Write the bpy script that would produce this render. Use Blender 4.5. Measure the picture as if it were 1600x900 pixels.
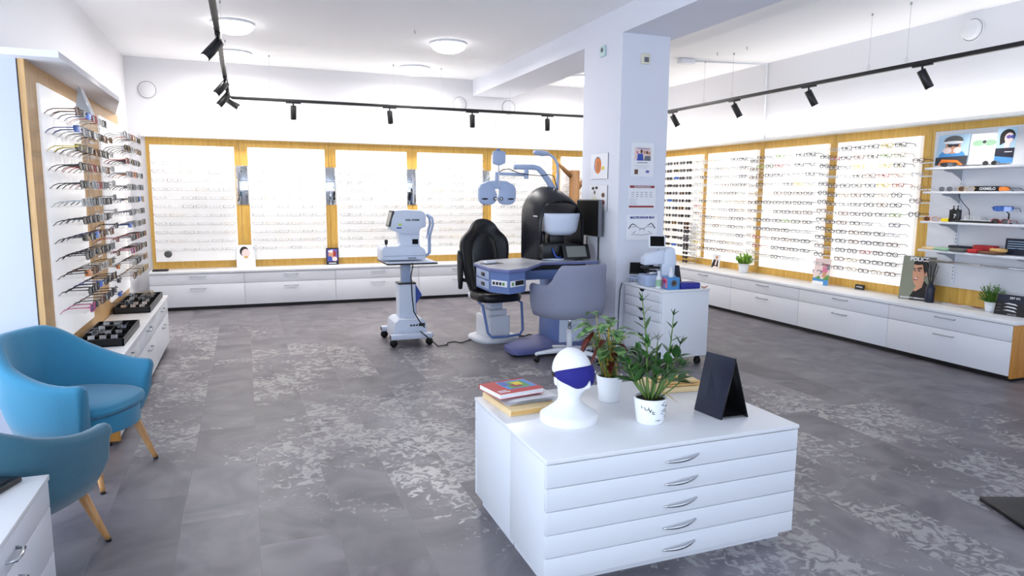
import bpy, bmesh, math, random
from mathutils import Vector, Matrix, Euler
R_=math.radians
random.seed(7)
S=bpy.context.scene
col=S.collection
for o in list(bpy.data.objects): bpy.data.objects.remove(o)

# ------------------------------------------------------------------ camera
cam=bpy.data.cameras.new('camera'); co=bpy.data.objects.new('camera',cam); col.objects.link(co); S.camera=co
cam.sensor_fit='HORIZONTAL'; cam.sensor_width=36.0; cam.lens=1072.21/1600*36; cam.clip_start=.05
def cam_axes(p,y,r):
    cy,sy=math.cos(y),math.sin(y)
    f=Vector((sy*math.cos(p),cy*math.cos(p),-math.sin(p))); rt=Vector((cy,-sy,0)); up=rt.cross(f)
    c,s=math.cos(r),math.sin(r)
    return c*rt+s*up, -s*rt+c*up, f
rt,up,fw=cam_axes(.134815,.369301,.0072929)
co.matrix_world=Matrix(((rt.x,up.x,-fw.x,0),(rt.y,up.y,-fw.y,0),(rt.z,up.z,-fw.z,1.5),(0,0,0,1)))

# ------------------------------------------------------------------ world, daylight, exposure
w=bpy.data.worlds.new('world'); S.world=w; w.use_nodes=True
w.node_tree.nodes['Background'].inputs[0].default_value=(.72,.84,1,1)
w.node_tree.nodes['Background'].inputs[1].default_value=1.2
S.view_settings.view_transform='Standard'; S.view_settings.look='None'
S.view_settings.gamma=1; S.view_settings.use_curve_mapping=False
S.view_settings.exposure=0.93
def area(name,loc,rot,sx,sy,e,c):
    l=bpy.data.lights.new(name,'AREA'); l.shape='RECTANGLE'; l.size=sx; l.size_y=sy; l.energy=e; l.color=c
    o=bpy.data.objects.new(name,l); col.objects.link(o); o.location=loc; o.rotation_euler=rot
    return o
area('front_uplight',(2.6,-2.35,.9),(R_(-90)+math.pi+R_(58),0,0),7.0,1.4,24,(.74,.82,1))  # added unseen lamp at the front windows, tilted up to brighten the ceiling
area('daylight_left',(-2.95,1.6,1.25),(0,R_(-118),0),2.0,5.6,95,(.76,.86,1))

# LED strips lying on the ledges above the wood cladding, shining up
area('ledge_light_back',(2.6,9.94,2.24),(math.pi,0,0),7.2,.05,4,(1,.97,.92))
area('ledge_light_right',(6.17,6.0,2.24),(math.pi,0,0),.05,6.8,10,(1,.97,.92))
area('ledge_light_left',(-1.0,5.9,2.25),(math.pi,0,0),.05,2.8,2.5,(.92,.95,1))

# ------------------------------------------------------------------ materials
def lin(c):
    return tuple(((v/255)/12.92 if v/255<=.04045 else ((v/255+.055)/1.055)**2.4) for v in c)
MATS={}
def mat(name,c,rough=.5,metal=0,em=0,spec=.5,trans=0,bump=0,noise=0,nscale=20,coat=0,sheen=0,alpha=1):
    m=bpy.data.materials.new(name); m.use_nodes=True; nt=m.node_tree; b=nt.nodes['Principled BSDF']
    L=lin(c); b.inputs['Base Color'].default_value=(*L,1); b.inputs['Roughness'].default_value=rough
    b.inputs['Metallic'].default_value=metal; b.inputs['Specular IOR Level'].default_value=spec
    b.inputs['Coat Weight'].default_value=coat; b.inputs['Sheen Weight'].default_value=sheen
    b.inputs['Alpha'].default_value=alpha
    if trans: b.inputs['Transmission Weight'].default_value=trans
    if em: b.inputs['Emission Color'].default_value=(*L,1); b.inputs['Emission Strength'].default_value=em
    tc=nt.nodes.new('ShaderNodeTexCoord'); n=nt.nodes.new('ShaderNodeTexNoise'); n.inputs['Scale'].default_value=nscale; n.inputs['Detail'].default_value=4
    nt.links.new(tc.outputs['Object'],n.inputs['Vector'])
    mr=nt.nodes.new('ShaderNodeMapRange'); mr.inputs['To Min'].default_value=1-noise-.012; mr.inputs['To Max'].default_value=1+noise+.012
    nt.links.new(n.outputs['Fac'],mr.inputs['Value'])
    mx=nt.nodes.new('ShaderNodeVectorMath'); mx.operation='SCALE'; mx.inputs[0].default_value=L
    nt.links.new(mr.outputs[0],mx.inputs['Scale']); nt.links.new(mx.outputs[0],b.inputs['Base Color'])
    if bump:
        bp=nt.nodes.new('ShaderNodeBump'); bp.inputs['Strength'].default_value=bump; bp.inputs['Distance'].default_value=.004
        nt.links.new(n.outputs['Fac'],bp.inputs['Height']); nt.links.new(bp.outputs[0],b.inputs['Normal'])
    MATS[name]=m; return m
def wood(name,c1,c2,axis='z',rough=.4):
    m=bpy.data.materials.new(name); m.use_nodes=True; nt=m.node_tree; b=nt.nodes['Principled BSDF']; b.inputs['Roughness'].default_value=rough
    tc=nt.nodes.new('ShaderNodeTexCoord'); mp=nt.nodes.new('ShaderNodeMapping')
    sc={'z':(14,14,1.2),'y':(14,1.2,14),'x':(1.2,14,14)}[axis]; mp.inputs['Scale'].default_value=sc
    n=nt.nodes.new('ShaderNodeTexNoise'); n.inputs['Scale'].default_value=3; n.inputs['Detail'].default_value=6; n.inputs['Distortion'].default_value=.6
    cr=nt.nodes.new('ShaderNodeValToRGB'); cr.color_ramp.elements[0].color=(*lin(c2),1); cr.color_ramp.elements[0].position=.3
    cr.color_ramp.elements[1].color=(*lin(c1),1); cr.color_ramp.elements[1].position=.7
    nt.links.new(tc.outputs['Object'],mp.inputs[0]); nt.links.new(mp.outputs[0],n.inputs['Vector']); nt.links.new(n.outputs['Fac'],cr.inputs[0]); nt.links.new(cr.outputs[0],b.inputs['Base Color'])
    MATS[name]=m; return m
mat('wall_paint',(230,229,232),.85,bump=.05,nscale=60)
mat('ceiling_paint',(250,250,252),.9)
mat('beam_paint',(226,228,238),.85)
mat('white_laminate',(226,228,234),.35)
mat('worktop_white',(230,231,234),.3)
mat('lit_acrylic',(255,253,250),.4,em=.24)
mat('clear_rail',(252,252,252),.3,alpha=.16)
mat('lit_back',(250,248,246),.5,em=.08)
mat('white_added_glow',(250,249,250),.4,em=.16)  # glow added to whiten the left wall panels
mat('pale_blue_wall',(186,190,206),.5)
mat('white_plastic',(226,229,236),.35)
mat('white_foam',(238,238,240),.6)
mat('ceramic_white',(240,242,246),.3)
mat('grey_metal',(176,180,186),.35,metal=.6)
mat('chrome',(205,208,212),.15,metal=1)
mat('black_metal',(20,20,22),.4)
mat('black_plastic',(14,14,16),.35)
mat('black_leather',(13,14,18),.38,bump=.15,nscale=150)
mat('black_rubber',(18,18,18),.7)
mat('charcoal_plastic',(24,25,32),.4)
mat('screen_black',(5,6,8),.5,spec=.15)
mat('screen_grey',(125,128,122),.25)
mat('device_blue',(168,184,214),.4)
mat('device_white',(214,222,238),.35)
mat('steel_blue',(104,128,182),.45)
mat('desk_top_grey',(176,178,186),.4)
mat('desk_edge',(112,120,170),.45)
mat('plate_blue',(92,98,150),.5)
mat('fabric_sky',(48,126,160),.9,bump=.25,nscale=220,noise=.07,sheen=.3)
mat('fabric_teal',(56,104,124),.9,bump=.25,nscale=220,noise=.07,sheen=.3)
mat('fabric_grey',(142,146,166),.9,bump=.2,nscale=200,noise=.05)
wood('oak_leg',(205,155,98),(176,122,70),'z')
wood('oak_wall',(230,188,98),(208,160,68),'z',.45)
wood('oak_end',(206,148,70),(178,116,48),'z',.45)
wood('oak_left',(214,172,116),(190,146,92),'z',.45)
wood('branch_wood',(150,108,64),(112,76,42),'z',.6)
mat('pine_board',(226,198,150),.6,noise=.08,nscale=8)
mat('mdf_edge',(214,172,106),.7,noise=.08,nscale=30)
mat('mirror',(225,228,230),.02,metal=1)
mat('lamp_glass',(255,253,250),.3,em=4)
mat('spot_lens',(255,250,240),.3,em=6)
mat('page_white',(236,236,238),.7)
mat('paper_white',(240,240,244),.6)
mat('ivory',(226,222,200),.5)
mat('alarm_green',(190,216,212),.5)
mat('blue_mask',(22,18,120),.75,bump=.2,nscale=250)
mat('deep_blue',(34,34,140),.5)
mat('navy',(20,26,48),.4)
mat('sky_blue',(70,140,200),.5)
mat('mid_blue',(50,80,170),.4)
mat('red',(196,40,44),.5)
mat('dark_red',(150,44,48),.5)
mat('orange',(226,120,34),.5)
mat('amber',(190,110,40),.3)
mat('yellow',(232,206,40),.5)
mat('lime',(190,220,40),.4)
mat('green',(90,150,70),.5)
mat('mint',(150,190,158),.6)
mat('pink',(214,120,150),.5)
mat('magenta',(180,30,100),.4)
mat('purple',(110,90,170),.4)
mat('skin',(206,150,118),.6)
mat('skin_pale',(236,212,206),.6)
mat('brown',(110,72,50),.5)
mat('hair_black',(26,22,22),.7)
mat('poster_olive',(132,134,116),.6)
mat('poster_grey',(92,94,92),.6)
mat('poster_sky',(170,200,222),.6)
mat('ink_grey',(110,112,120),.7)
mat('ink_dark',(50,52,60),.7)
mat('text_blue',(40,40,140),.7)
mat('soil',(44,32,24),.95,bump=.6,nscale=60)
def leafmat(name,c1,c2,sc):
    m=mat(name,c1,.45); nt=m.node_tree; b=nt.nodes['Principled BSDF']
    tc=nt.nodes.new('ShaderNodeTexCoord'); n=nt.nodes.new('ShaderNodeTexNoise'); n.inputs['Scale'].default_value=sc
    cr=nt.nodes.new('ShaderNodeValToRGB'); cr.color_ramp.elements[0].position=.42; cr.color_ramp.elements[1].position=.58
    cr.color_ramp.elements[0].color=(*lin(c1),1); cr.color_ramp.elements[1].color=(*lin(c2),1)
    nt.links.new(tc.outputs['Object'],n.inputs['Vector']); nt.links.new(n.outputs['Fac'],cr.inputs[0]); nt.links.new(cr.outputs[0],b.inputs['Base Color'])
leafmat('leaf_dark',(34,72,26),(58,104,40),14)
leafmat('leaf_striped',(46,92,44),(120,160,92),38)
leafmat('leaf_bright',(110,168,40),(170,210,80),30)
leafmat('leaf_fern',(46,100,24),(100,150,50),30)
mat('leaf_red',(96,34,26),.5,noise=.2)
mat('leaf_yellow',(196,160,40),.5,noise=.1)
mat('stem_green',(96,124,60),.6)
mat('stem_yellow',(170,150,60),.6)
# eyewear
for n,c in dict(f_black=(18,18,20),f_grey=(120,124,130),f_tort=(104,60,30),f_blue=(40,70,140),f_red=(170,34,40),f_clear=(205,205,205),f_gold=(176,146,84),f_yellow=(224,202,40),f_orange=(222,120,30),f_green=(120,160,50),f_pink=(200,80,130),f_silver=(170,174,180),f_navy=(30,36,70)).items(): mat(n,c,.3)
for n,c in dict(l_dark=(34,36,40),l_brown=(84,56,36),l_blue=(50,110,200),l_orange=(220,120,30),l_grey=(90,92,98),l_red=(170,50,40),l_violet=(60,40,110)).items(): mat(n,c,.12,spec=.8)
mat('l_clear',(240,244,248),.05,alpha=.16)
mat('light_trim',(250,248,240),.5)
# floor: mottled vinyl tiles
def floor_mat():
    m=bpy.data.materials.new('vinyl_floor'); m.use_nodes=True; nt=m.node_tree; N=nt.nodes; L=nt.links; b=N['Principled BSDF']
    tc=N.new('ShaderNodeTexCoord'); mp=N.new('ShaderNodeMapping'); mp.inputs['Rotation'].default_value=(0,0,R_(90))
    L.new(tc.outputs['Object'],mp.inputs[0])
    br=N.new('ShaderNodeTexBrick'); br.offset=.5; br.inputs['Scale'].default_value=1
    br.inputs['Brick Width'].default_value=.66; br.inputs['Row Height'].default_value=.33; br.inputs['Mortar Size'].default_value=.0015
    br.inputs['Color1'].default_value=(0,0,0,1); br.inputs['Color2'].default_value=(1,1,1,1); br.inputs['Mortar'].default_value=(.3,.3,.3,1)
    L.new(mp.outputs[0],br.inputs[0])
    # per-tile offset of the pattern
    vm=N.new('ShaderNodeVectorMath'); vm.operation='MULTIPLY_ADD'; vm.inputs[1].default_value=(7,5,3)
    L.new(br.outputs['Color'],vm.inputs[0]); L.new(tc.outputs['Object'],vm.inputs[2])
    n1=N.new('ShaderNodeTexNoise'); n1.inputs['Scale'].default_value=2.2; n1.inputs['Detail'].default_value=5; n1.inputs['Distortion'].default_value=1.5; L.new(vm.outputs[0],n1.inputs['Vector'])
    cr=N.new('ShaderNodeValToRGB'); e=cr.color_ramp.elements
    e[0].position=.3; e[0].color=(*lin((92,88,96)),1); e[1].position=.72; e[1].color=(*lin((132,127,131)),1)
    L.new(n1.outputs['Fac'],cr.inputs[0])
    hs=N.new('ShaderNodeMapRange'); hs.inputs['To Min'].default_value=.88; hs.inputs['To Max'].default_value=1.12; L.new(br.outputs['Color'],hs.inputs['Value'])
    sc=N.new('ShaderNodeVectorMath'); sc.operation='SCALE'; L.new(cr.outputs[0],sc.inputs[0]); L.new(hs.outputs[0],sc.inputs['Scale'])
    # tile-pattern flakes, paled and masked by position to paint in the floor's reflections
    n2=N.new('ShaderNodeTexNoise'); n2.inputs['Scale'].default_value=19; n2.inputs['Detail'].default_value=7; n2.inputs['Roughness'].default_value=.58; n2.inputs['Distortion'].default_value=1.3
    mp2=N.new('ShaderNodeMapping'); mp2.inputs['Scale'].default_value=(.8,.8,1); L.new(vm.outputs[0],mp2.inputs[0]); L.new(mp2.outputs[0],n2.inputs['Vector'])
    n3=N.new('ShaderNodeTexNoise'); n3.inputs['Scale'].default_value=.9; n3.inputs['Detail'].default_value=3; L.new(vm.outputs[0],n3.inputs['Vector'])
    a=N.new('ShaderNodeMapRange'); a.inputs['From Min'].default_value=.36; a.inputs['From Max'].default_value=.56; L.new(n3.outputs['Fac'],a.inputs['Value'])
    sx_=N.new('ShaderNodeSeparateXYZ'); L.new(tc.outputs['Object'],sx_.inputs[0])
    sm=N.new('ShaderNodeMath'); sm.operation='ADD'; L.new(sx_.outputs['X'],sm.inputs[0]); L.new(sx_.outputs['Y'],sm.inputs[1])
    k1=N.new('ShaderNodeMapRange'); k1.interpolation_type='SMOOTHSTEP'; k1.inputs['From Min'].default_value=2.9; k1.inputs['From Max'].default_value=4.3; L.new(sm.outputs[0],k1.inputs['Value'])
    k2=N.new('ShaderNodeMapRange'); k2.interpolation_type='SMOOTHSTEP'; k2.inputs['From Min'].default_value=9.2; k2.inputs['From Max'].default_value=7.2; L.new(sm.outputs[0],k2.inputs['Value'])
    kk=N.new('ShaderNodeMath'); kk.operation='MULTIPLY'; L.new(k1.outputs[0],kk.inputs[0]); L.new(k2.outputs[0],kk.inputs[1])  # keeps the painted sheen off the near-left and far floor
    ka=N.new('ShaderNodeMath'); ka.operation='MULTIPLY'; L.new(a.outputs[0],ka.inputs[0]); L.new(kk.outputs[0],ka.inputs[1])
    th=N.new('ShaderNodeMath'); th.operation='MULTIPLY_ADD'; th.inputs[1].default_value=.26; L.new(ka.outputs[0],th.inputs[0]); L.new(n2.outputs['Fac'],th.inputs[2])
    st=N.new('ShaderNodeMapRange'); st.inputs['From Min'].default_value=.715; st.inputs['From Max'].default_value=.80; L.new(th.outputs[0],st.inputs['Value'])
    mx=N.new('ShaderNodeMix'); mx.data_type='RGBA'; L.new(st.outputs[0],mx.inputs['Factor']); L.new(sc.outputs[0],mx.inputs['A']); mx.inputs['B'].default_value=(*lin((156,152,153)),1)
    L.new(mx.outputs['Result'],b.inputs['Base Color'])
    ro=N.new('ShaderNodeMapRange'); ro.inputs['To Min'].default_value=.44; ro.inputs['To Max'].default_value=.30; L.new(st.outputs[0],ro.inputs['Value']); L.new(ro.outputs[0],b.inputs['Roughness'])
    b.inputs['Specular IOR Level'].default_value=.5
    bp=N.new('ShaderNodeBump'); bp.inputs['Strength'].default_value=.12; bp.inputs['Distance'].default_value=.003; L.new(n2.outputs['Fac'],bp.inputs['Height']); L.new(bp.outputs[0],b.inputs['Normal'])
    MATS['vinyl_floor']=m
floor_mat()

# ------------------------------------------------------------------ mesh helpers
I4=Matrix.Identity(4)
class MB:
    def __init__(s): s.b=bmesh.new(); s.m=[]; s.smooth=set()
    def mi(s,name):
        if name not in s.m: s.m.append(name)
        return s.m.index(name)
    def _fin(s,faces,mt,smooth):
        i=s.mi(mt)
        for f in faces: f.material_index=i; f.smooth=smooth
    def box(s,x0,y0,z0,x1,y1,z1,mt,bev=0,M=I4,seg=2):
        t=bmesh.new(); bmesh.ops.create_cube(t,size=1)
        for v in t.verts: v.co=Vector(((v.co.x+.5)*(x1-x0)+x0,(v.co.y+.5)*(y1-y0)+y0,(v.co.z+.5)*(z1-z0)+z0))
        if bev: bmesh.ops.bevel(t,geom=list(t.edges),offset=bev,segments=seg,affect='EDGES',profile=.5)
        s.add(t,mt,M,bool(bev)); return s
    def add(s,t,mt,M=I4,smooth=False):
        mp={}; fs=[]
        for v in t.verts: mp[v]=s.b.verts.new(M@v.co)
        for f in t.faces:
            try: fs.append(s.b.faces.new([mp[v] for v in f.verts]))
            except ValueError: pass
        if M.determinant()<0:
            for f in fs: f.normal_flip()
        s._fin(fs,mt,smooth); t.free(); return s
    def loft(s,rings,mt,cap=True,closed=True,smooth=True,M=I4,loop=False):
        vs=[[s.b.verts.new(M@Vector(p)) for p in r] for r in rings]; fs=[]; n=len(vs[0])
        rr=range(len(vs)) if loop else range(len(vs)-1)
        for i in rr:
            a=vs[i]; b=vs[(i+1)%len(vs)]
            for j in range(n if closed else n-1):
                k=(j+1)%n; fs.append(s.b.faces.new((a[j],a[k],b[k],b[j])))
        if cap and closed and not loop:
            fs.append(s.b.faces.new(list(reversed(vs[0])))); fs.append(s.b.faces.new(vs[-1]))
        s._fin(fs,mt,smooth); return s
    def tube(s,pts,r,mt,seg=8,M=I4,cap=True):
        pts=[Vector(p) for p in pts]; rings=[]; rr=r if isinstance(r,(list,tuple)) else [r]*len(pts)
        pn=None
        for i,p in enumerate(pts):
            d=(pts[min(i+1,len(pts)-1)]-pts[max(i-1,0)]).normalized()
            if pn is None: a=Vector((0,0,1)) if abs(d.z)<.9 else Vector((1,0,0)); u=d.cross(a).normalized()
            else: u=(pn-d*pn.dot(d)).normalized()
            pn=u; v=d.cross(u)
            rings.append([p+(u*math.cos(2*math.pi*k/seg)+v*math.sin(2*math.pi*k/seg))*rr[i] for k in range(seg)])
        return s.loft(rings,mt,cap=cap,M=M)
    def lathe(s,prof,mt,c=(0,0,0),seg=24,M=I4,cap=True):
        rings=[[ (c[0]+r*math.cos(2*math.pi*k/seg),c[1]+r*math.sin(2*math.pi*k/seg),c[2]+z) for k in range(seg)] for r,z in prof]
        return s.loft(rings,mt,cap=cap,M=M)
    def prism(s,poly,z0,z1,mt,M=I4,bev=0,smooth=False):
        t=bmesh.new(); a=[t.verts.new((p[0],p[1],z0)) for p in poly]; b=[t.verts.new((p[0],p[1],z1)) for p in poly]; n=len(a)
        t.faces.new(list(reversed(a))); t.faces.new(b)
        for i in range(n): t.faces.new((a[i],a[(i+1)%n],b[(i+1)%n],b[i]))
        bmesh.ops.recalc_face_normals(t,faces=t.faces)
        if bev: bmesh.ops.bevel(t,geom=list(t.edges),offset=bev,segments=2,affect='EDGES',profile=.5)
        s.add(t,mt,M,smooth or bool(bev)); return s
    def ball(s,c,r,mt,M=I4,seg=16,sc=(1,1,1)):
        t=bmesh.new(); bmesh.ops.create_uvsphere(t,u_segments=seg,v_segments=seg//2,radius=r)
        for v in t.verts: v.co=Vector((v.co.x*sc[0]+c[0],v.co.y*sc[1]+c[1],v.co.z*sc[2]+c[2]))
        s.add(t,mt,M,True); return s
    def text(s,txt,size,mt,M=I4,ext=.0006,bold=0,align='CENTER'):
        cu=bpy.data.curves.new('t','FONT'); cu.body=txt; cu.size=size; cu.extrude=ext; cu.offset=bold; cu.align_x=align; cu.align_y='CENTER'; cu.resolution_u=3
        o=bpy.data.objects.new('t',cu); col.objects.link(o)
        dg=bpy.context.evaluated_depsgraph_get(); me=bpy.data.meshes.new_from_object(o.evaluated_get(dg))
        t=bmesh.new(); t.from_mesh(me); bpy.data.objects.remove(o); bpy.data.curves.remove(cu); bpy.data.meshes.remove(me)
        s.add(t,mt,M); return s
    def mesh(s,name,recalc=True):
        if recalc: bmesh.ops.recalc_face_normals(s.b,faces=s.b.faces)
        me=bpy.data.meshes.new(name); s.b.to_mesh(me); s.b.free()
        for n in s.m: me.materials.append(MATS[n])
        return me
    def build(s,name,parent=None,label=None,sub=0,recalc=True):
        o=bpy.data.objects.new(name,s.mesh(name,recalc)); col.objects.link(o)
        if parent: o.parent=parent
        if label: o['label']=label
        if sub:
            md=o.modifiers.new('sub','SUBSURF'); md.levels=sub; md.render_levels=sub
        return o
def thing(name,label,cat,loc=(0,0,0),rz=0,group=None):
    o=bpy.data.objects.new(name,None); col.objects.link(o); o.location=loc; o.rotation_euler=(0,0,rz); o.empty_display_size=.05
    o['label']=label; o['category']=cat
    if group: o['group']=group
    return o
def tag(o,label,cat,group=None,kind=None):
    o['label']=label; o['category']=cat
    if group: o['group']=group
    if kind: o['kind']=kind
    return o
def struct(name,mb):
    o=mb.build(name); o['kind']='structure'; return o
def T(x=0,y=0,z=0): return Matrix.Translation((x,y,z))
def RX(a): return Matrix.Rotation(R_(a),4,'X')
def RY(a): return Matrix.Rotation(R_(a),4,'Y')
def RZ(a): return Matrix.Rotation(R_(a),4,'Z')
def copy_tree(src,parent=None):
    c=src.copy(); col.objects.link(c); c.parent=parent
    for ch in list(src.children): copy_tree(ch,c)
    return c

# ------------------------------------------------------------------ room
XR,XL,YB,YF,CH=6.3,-1.35,10.05,-2.4,3.19
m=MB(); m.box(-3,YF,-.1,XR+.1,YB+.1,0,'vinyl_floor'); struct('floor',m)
m=MB(); m.box(-3,YF,CH,XR+.1,YB+.1,CH+.1,'ceiling_paint'); struct('ceiling',m)
m=MB(); m.box(-3,YB,0,XR+.1,YB+.1,CH,'wall_paint'); struct('wall_back',m)
m=MB(); m.box(XR,YF,0,XR+.1,YB,CH,'wall_paint'); struct('wall_right',m)
m=MB(); m.box(XL-.1,5.3,0,XL,YB,CH,'wall_paint'); m.box(XL-.1,YF,2.33,XL,5.3,CH,'wall_paint')
m.box(XL-.02,4.5,0,-1.1,7.4,2.2,'wall_paint')
struct('wall_left',m)
m=MB(); m.box(-3,5.18,0,XL+.22,5.3,2.33,'wall_paint'); m.b.free()
m=MB(); m.box(-3.0,4.465,0,-1.105,4.5,2.2,'pale_blue_wall'); struct('wall_left_return',m)
# lower left window bay behind the chairs and the front wall with window openings
m=MB(); m.box(-3.1,YF,0,-3.0,4.5,.15,'wall_paint'); m.box(-3.1,YF,2.5,-3.0,4.5,CH,'wall_paint'); struct('wall_left_bay',m)
m=MB(); m.box(-3,YF-.1,0,XR,YF,.35,'wall_paint'); m.box(-3,YF-.1,2.9,XR,YF,CH,'wall_paint')
for x in (-3,-1.0,XR-.3): m.box(x,YF-.1,.35,x+.3,YF,2.9,'wall_paint')
struct('wall_front',m)
for i,(a,b) in enumerate(((-2.7,-1.0),(-.7,6.0))):
    m=MB(); m.box(a,YF-.07,.35,b,YF-.03,.4,'black_metal'); m.box(a,YF-.07,2.85,b,YF-.03,2.9,'black_metal')
    for x in (a,(a+b)/2,b-.05): m.box(x,YF-.07,.4,x+.05,YF-.03,2.85,'black_metal')
    struct('window_%d'%(i+1),m)
# column and beam
m=MB(); m.box(3.24,5.65,0,3.745,6.4,2.96,'beam_paint'); struct('trim_1',m)
m=MB(); m.box(3.24,YF,2.96,3.83,YB,CH,'beam_paint'); struct('trim_2',m)
# wood cladding
def clad(name,segs,ax,p0,p1,z0,z1,mt):
    m=MB()
    for a,b in segs:
        if ax=='y': m.box(a+.002,p0,z0,b-.002,p1,z1,mt)
        else: m.box(p0,a+.002,z0,p1,b-.002,z1,mt)
    struct(name,m)
bx=[-1.16,-.05,1.115,2.3,3.46,4.63,5.8,6.28]
clad('trim_3',list(zip(bx,bx[1:])),'y',10.02,10.05,.5,2.2,'oak_wall')
ry=[3.3,4.72,4.89,6.07,7.23,8.40,9.57,10.02]
clad('trim_4',list(zip(ry,ry[1:])),'x',6.27,6.3,.5,2.2,'oak_wall')
clad('trim_5',[(4.47,6.25),(6.25,7.4)],'x',-1.1,-1.07,.5,2.2,'oak_left')
m=MB(); m.box(-1.2,9.90,2.2,6.3,10.05,2.225,'light_trim',.004); m.box(-1.2,10.0,2.225,6.3,10.05,2.25,'light_trim'); struct('trim_6',m)
m=MB(); m.box(6.13,3.2,2.2,6.3,9.9,2.225,'light_trim',.004); struct('trim_7',m)
m=MB(); m.prism([(-3,4.36),(-.885,4.36),(-.885,6.25),(-1.08,7.35),(-3,7.4)],2.2,2.235,'wall_paint'); struct('trim_8',m)

# ------------------------------------------------------------------ counters: drawer units
def hpull(mb,L,M,mt='grey_metal'):   # straight bar pull along local x, standing off in -y
    mb.tube([(-L/2,0,0),(-L/2,-.025,0),(L/2,-.025,0),(L/2,0,0)],.0055,mt,8,M)
def drawer_unit(ax,a,b,front,back,label,group,last=False,n=0):
    u=thing('drawer_cabinet',label,'cabinet',(0,0,0),0,group)
    L=b-a
    if ax=='y':  # front faces -y, runs in x
        F=lambda x0,z0,x1,z1,d0,d1: (a+x0,front+d0,z0,a+x1,front+d1,z1)
        HM=lambda x,z: T(a+x,front,z)
    elif ax=='x': # front faces -x, runs in y
        F=lambda x0,z0,x1,z1,d0,d1: (front+d0,a+x0,z0,front+d1,a+x1,z1)
        HM=lambda x,z: T(front,a+x,z)@RZ(-90)
    else:        # front faces +x
        F=lambda x0,z0,x1,z1,d0,d1: (front-d1,a+x0,z0,front-d0,a+x1,z1)
        HM=lambda x,z: T(front,a+x,z)@RZ(90)
    dep=abs(back-front)
    m=MB(); m.box(*F(0,.045,L,.475,.02,dep-.002),'white_laminate'); m.box(*F(0,0,L,.045,.05,dep-.002),'black_plastic')
    if last: m.box(*F(-.018,.03,0,.475,0,dep-.002),'oak_end',.001)
    m.build('body',u)
    for z0,z1,hz in ((.337,.470,.437),(.048,.333,.282)):
        m=MB(); m.box(*F(.002,z0,L-.002,z1,0,.018),'white_laminate',.0015); d=m.build('drawer',u)
        m=MB(); hpull(m,.18,HM(L*.5,hz)); m.build('handle',d,'grey metal bar handle')
    return u
G='low white drawer cabinets along the back wall'
nm=['first','second','third','fourth','fifth','sixth']
xs=[-1.16,-.05,1.115,2.28,3.46,4.63,5.795]
for i in range(6):
    drawer_unit('y',xs[i],xs[i+1],9.58,10.045,'low white two-drawer cabinet, %s from the left along the back wall'%nm[i],G)
m=MB(); m.box(-1.165,9.565,.475,5.79,10.045,.505,'worktop_white',.003)
tag(m.build('worktop'),'long white worktop over the low cabinets on the back wall','worktop')
ys=[3.655,4.825,5.994,7.163,8.332,9.56]
for i in range(5):
    drawer_unit('x',ys[i],ys[i+1],5.8,6.295,'low white two-drawer cabinet, %s from the front along the right wall'%nm[i],'low white drawer cabinets along the right wall',i==0)
m=MB(); m.box(5.79,3.635,.475,6.295,10.045,.505,'worktop_white',.003)
tag(m.build('worktop'),'long white worktop over the low cabinets on the right wall','worktop')
ls=[4.52,5.48,6.44,7.4]
for i in range(3):
    u=drawer_unit('X',ls[i],ls[i+1],-.75,-1.06,'low white two-drawer cabinet, %s from the front along the left wall'%nm[i],'low white drawer cabinets along the left wall',i==0)
m=MB(); m.box(-1.065,4.5,.475,-.74,7.4,.505,'worktop_white',.003)
tag(m.build('worktop'),'white worktop under the sunglasses wall at the left','worktop')

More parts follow.
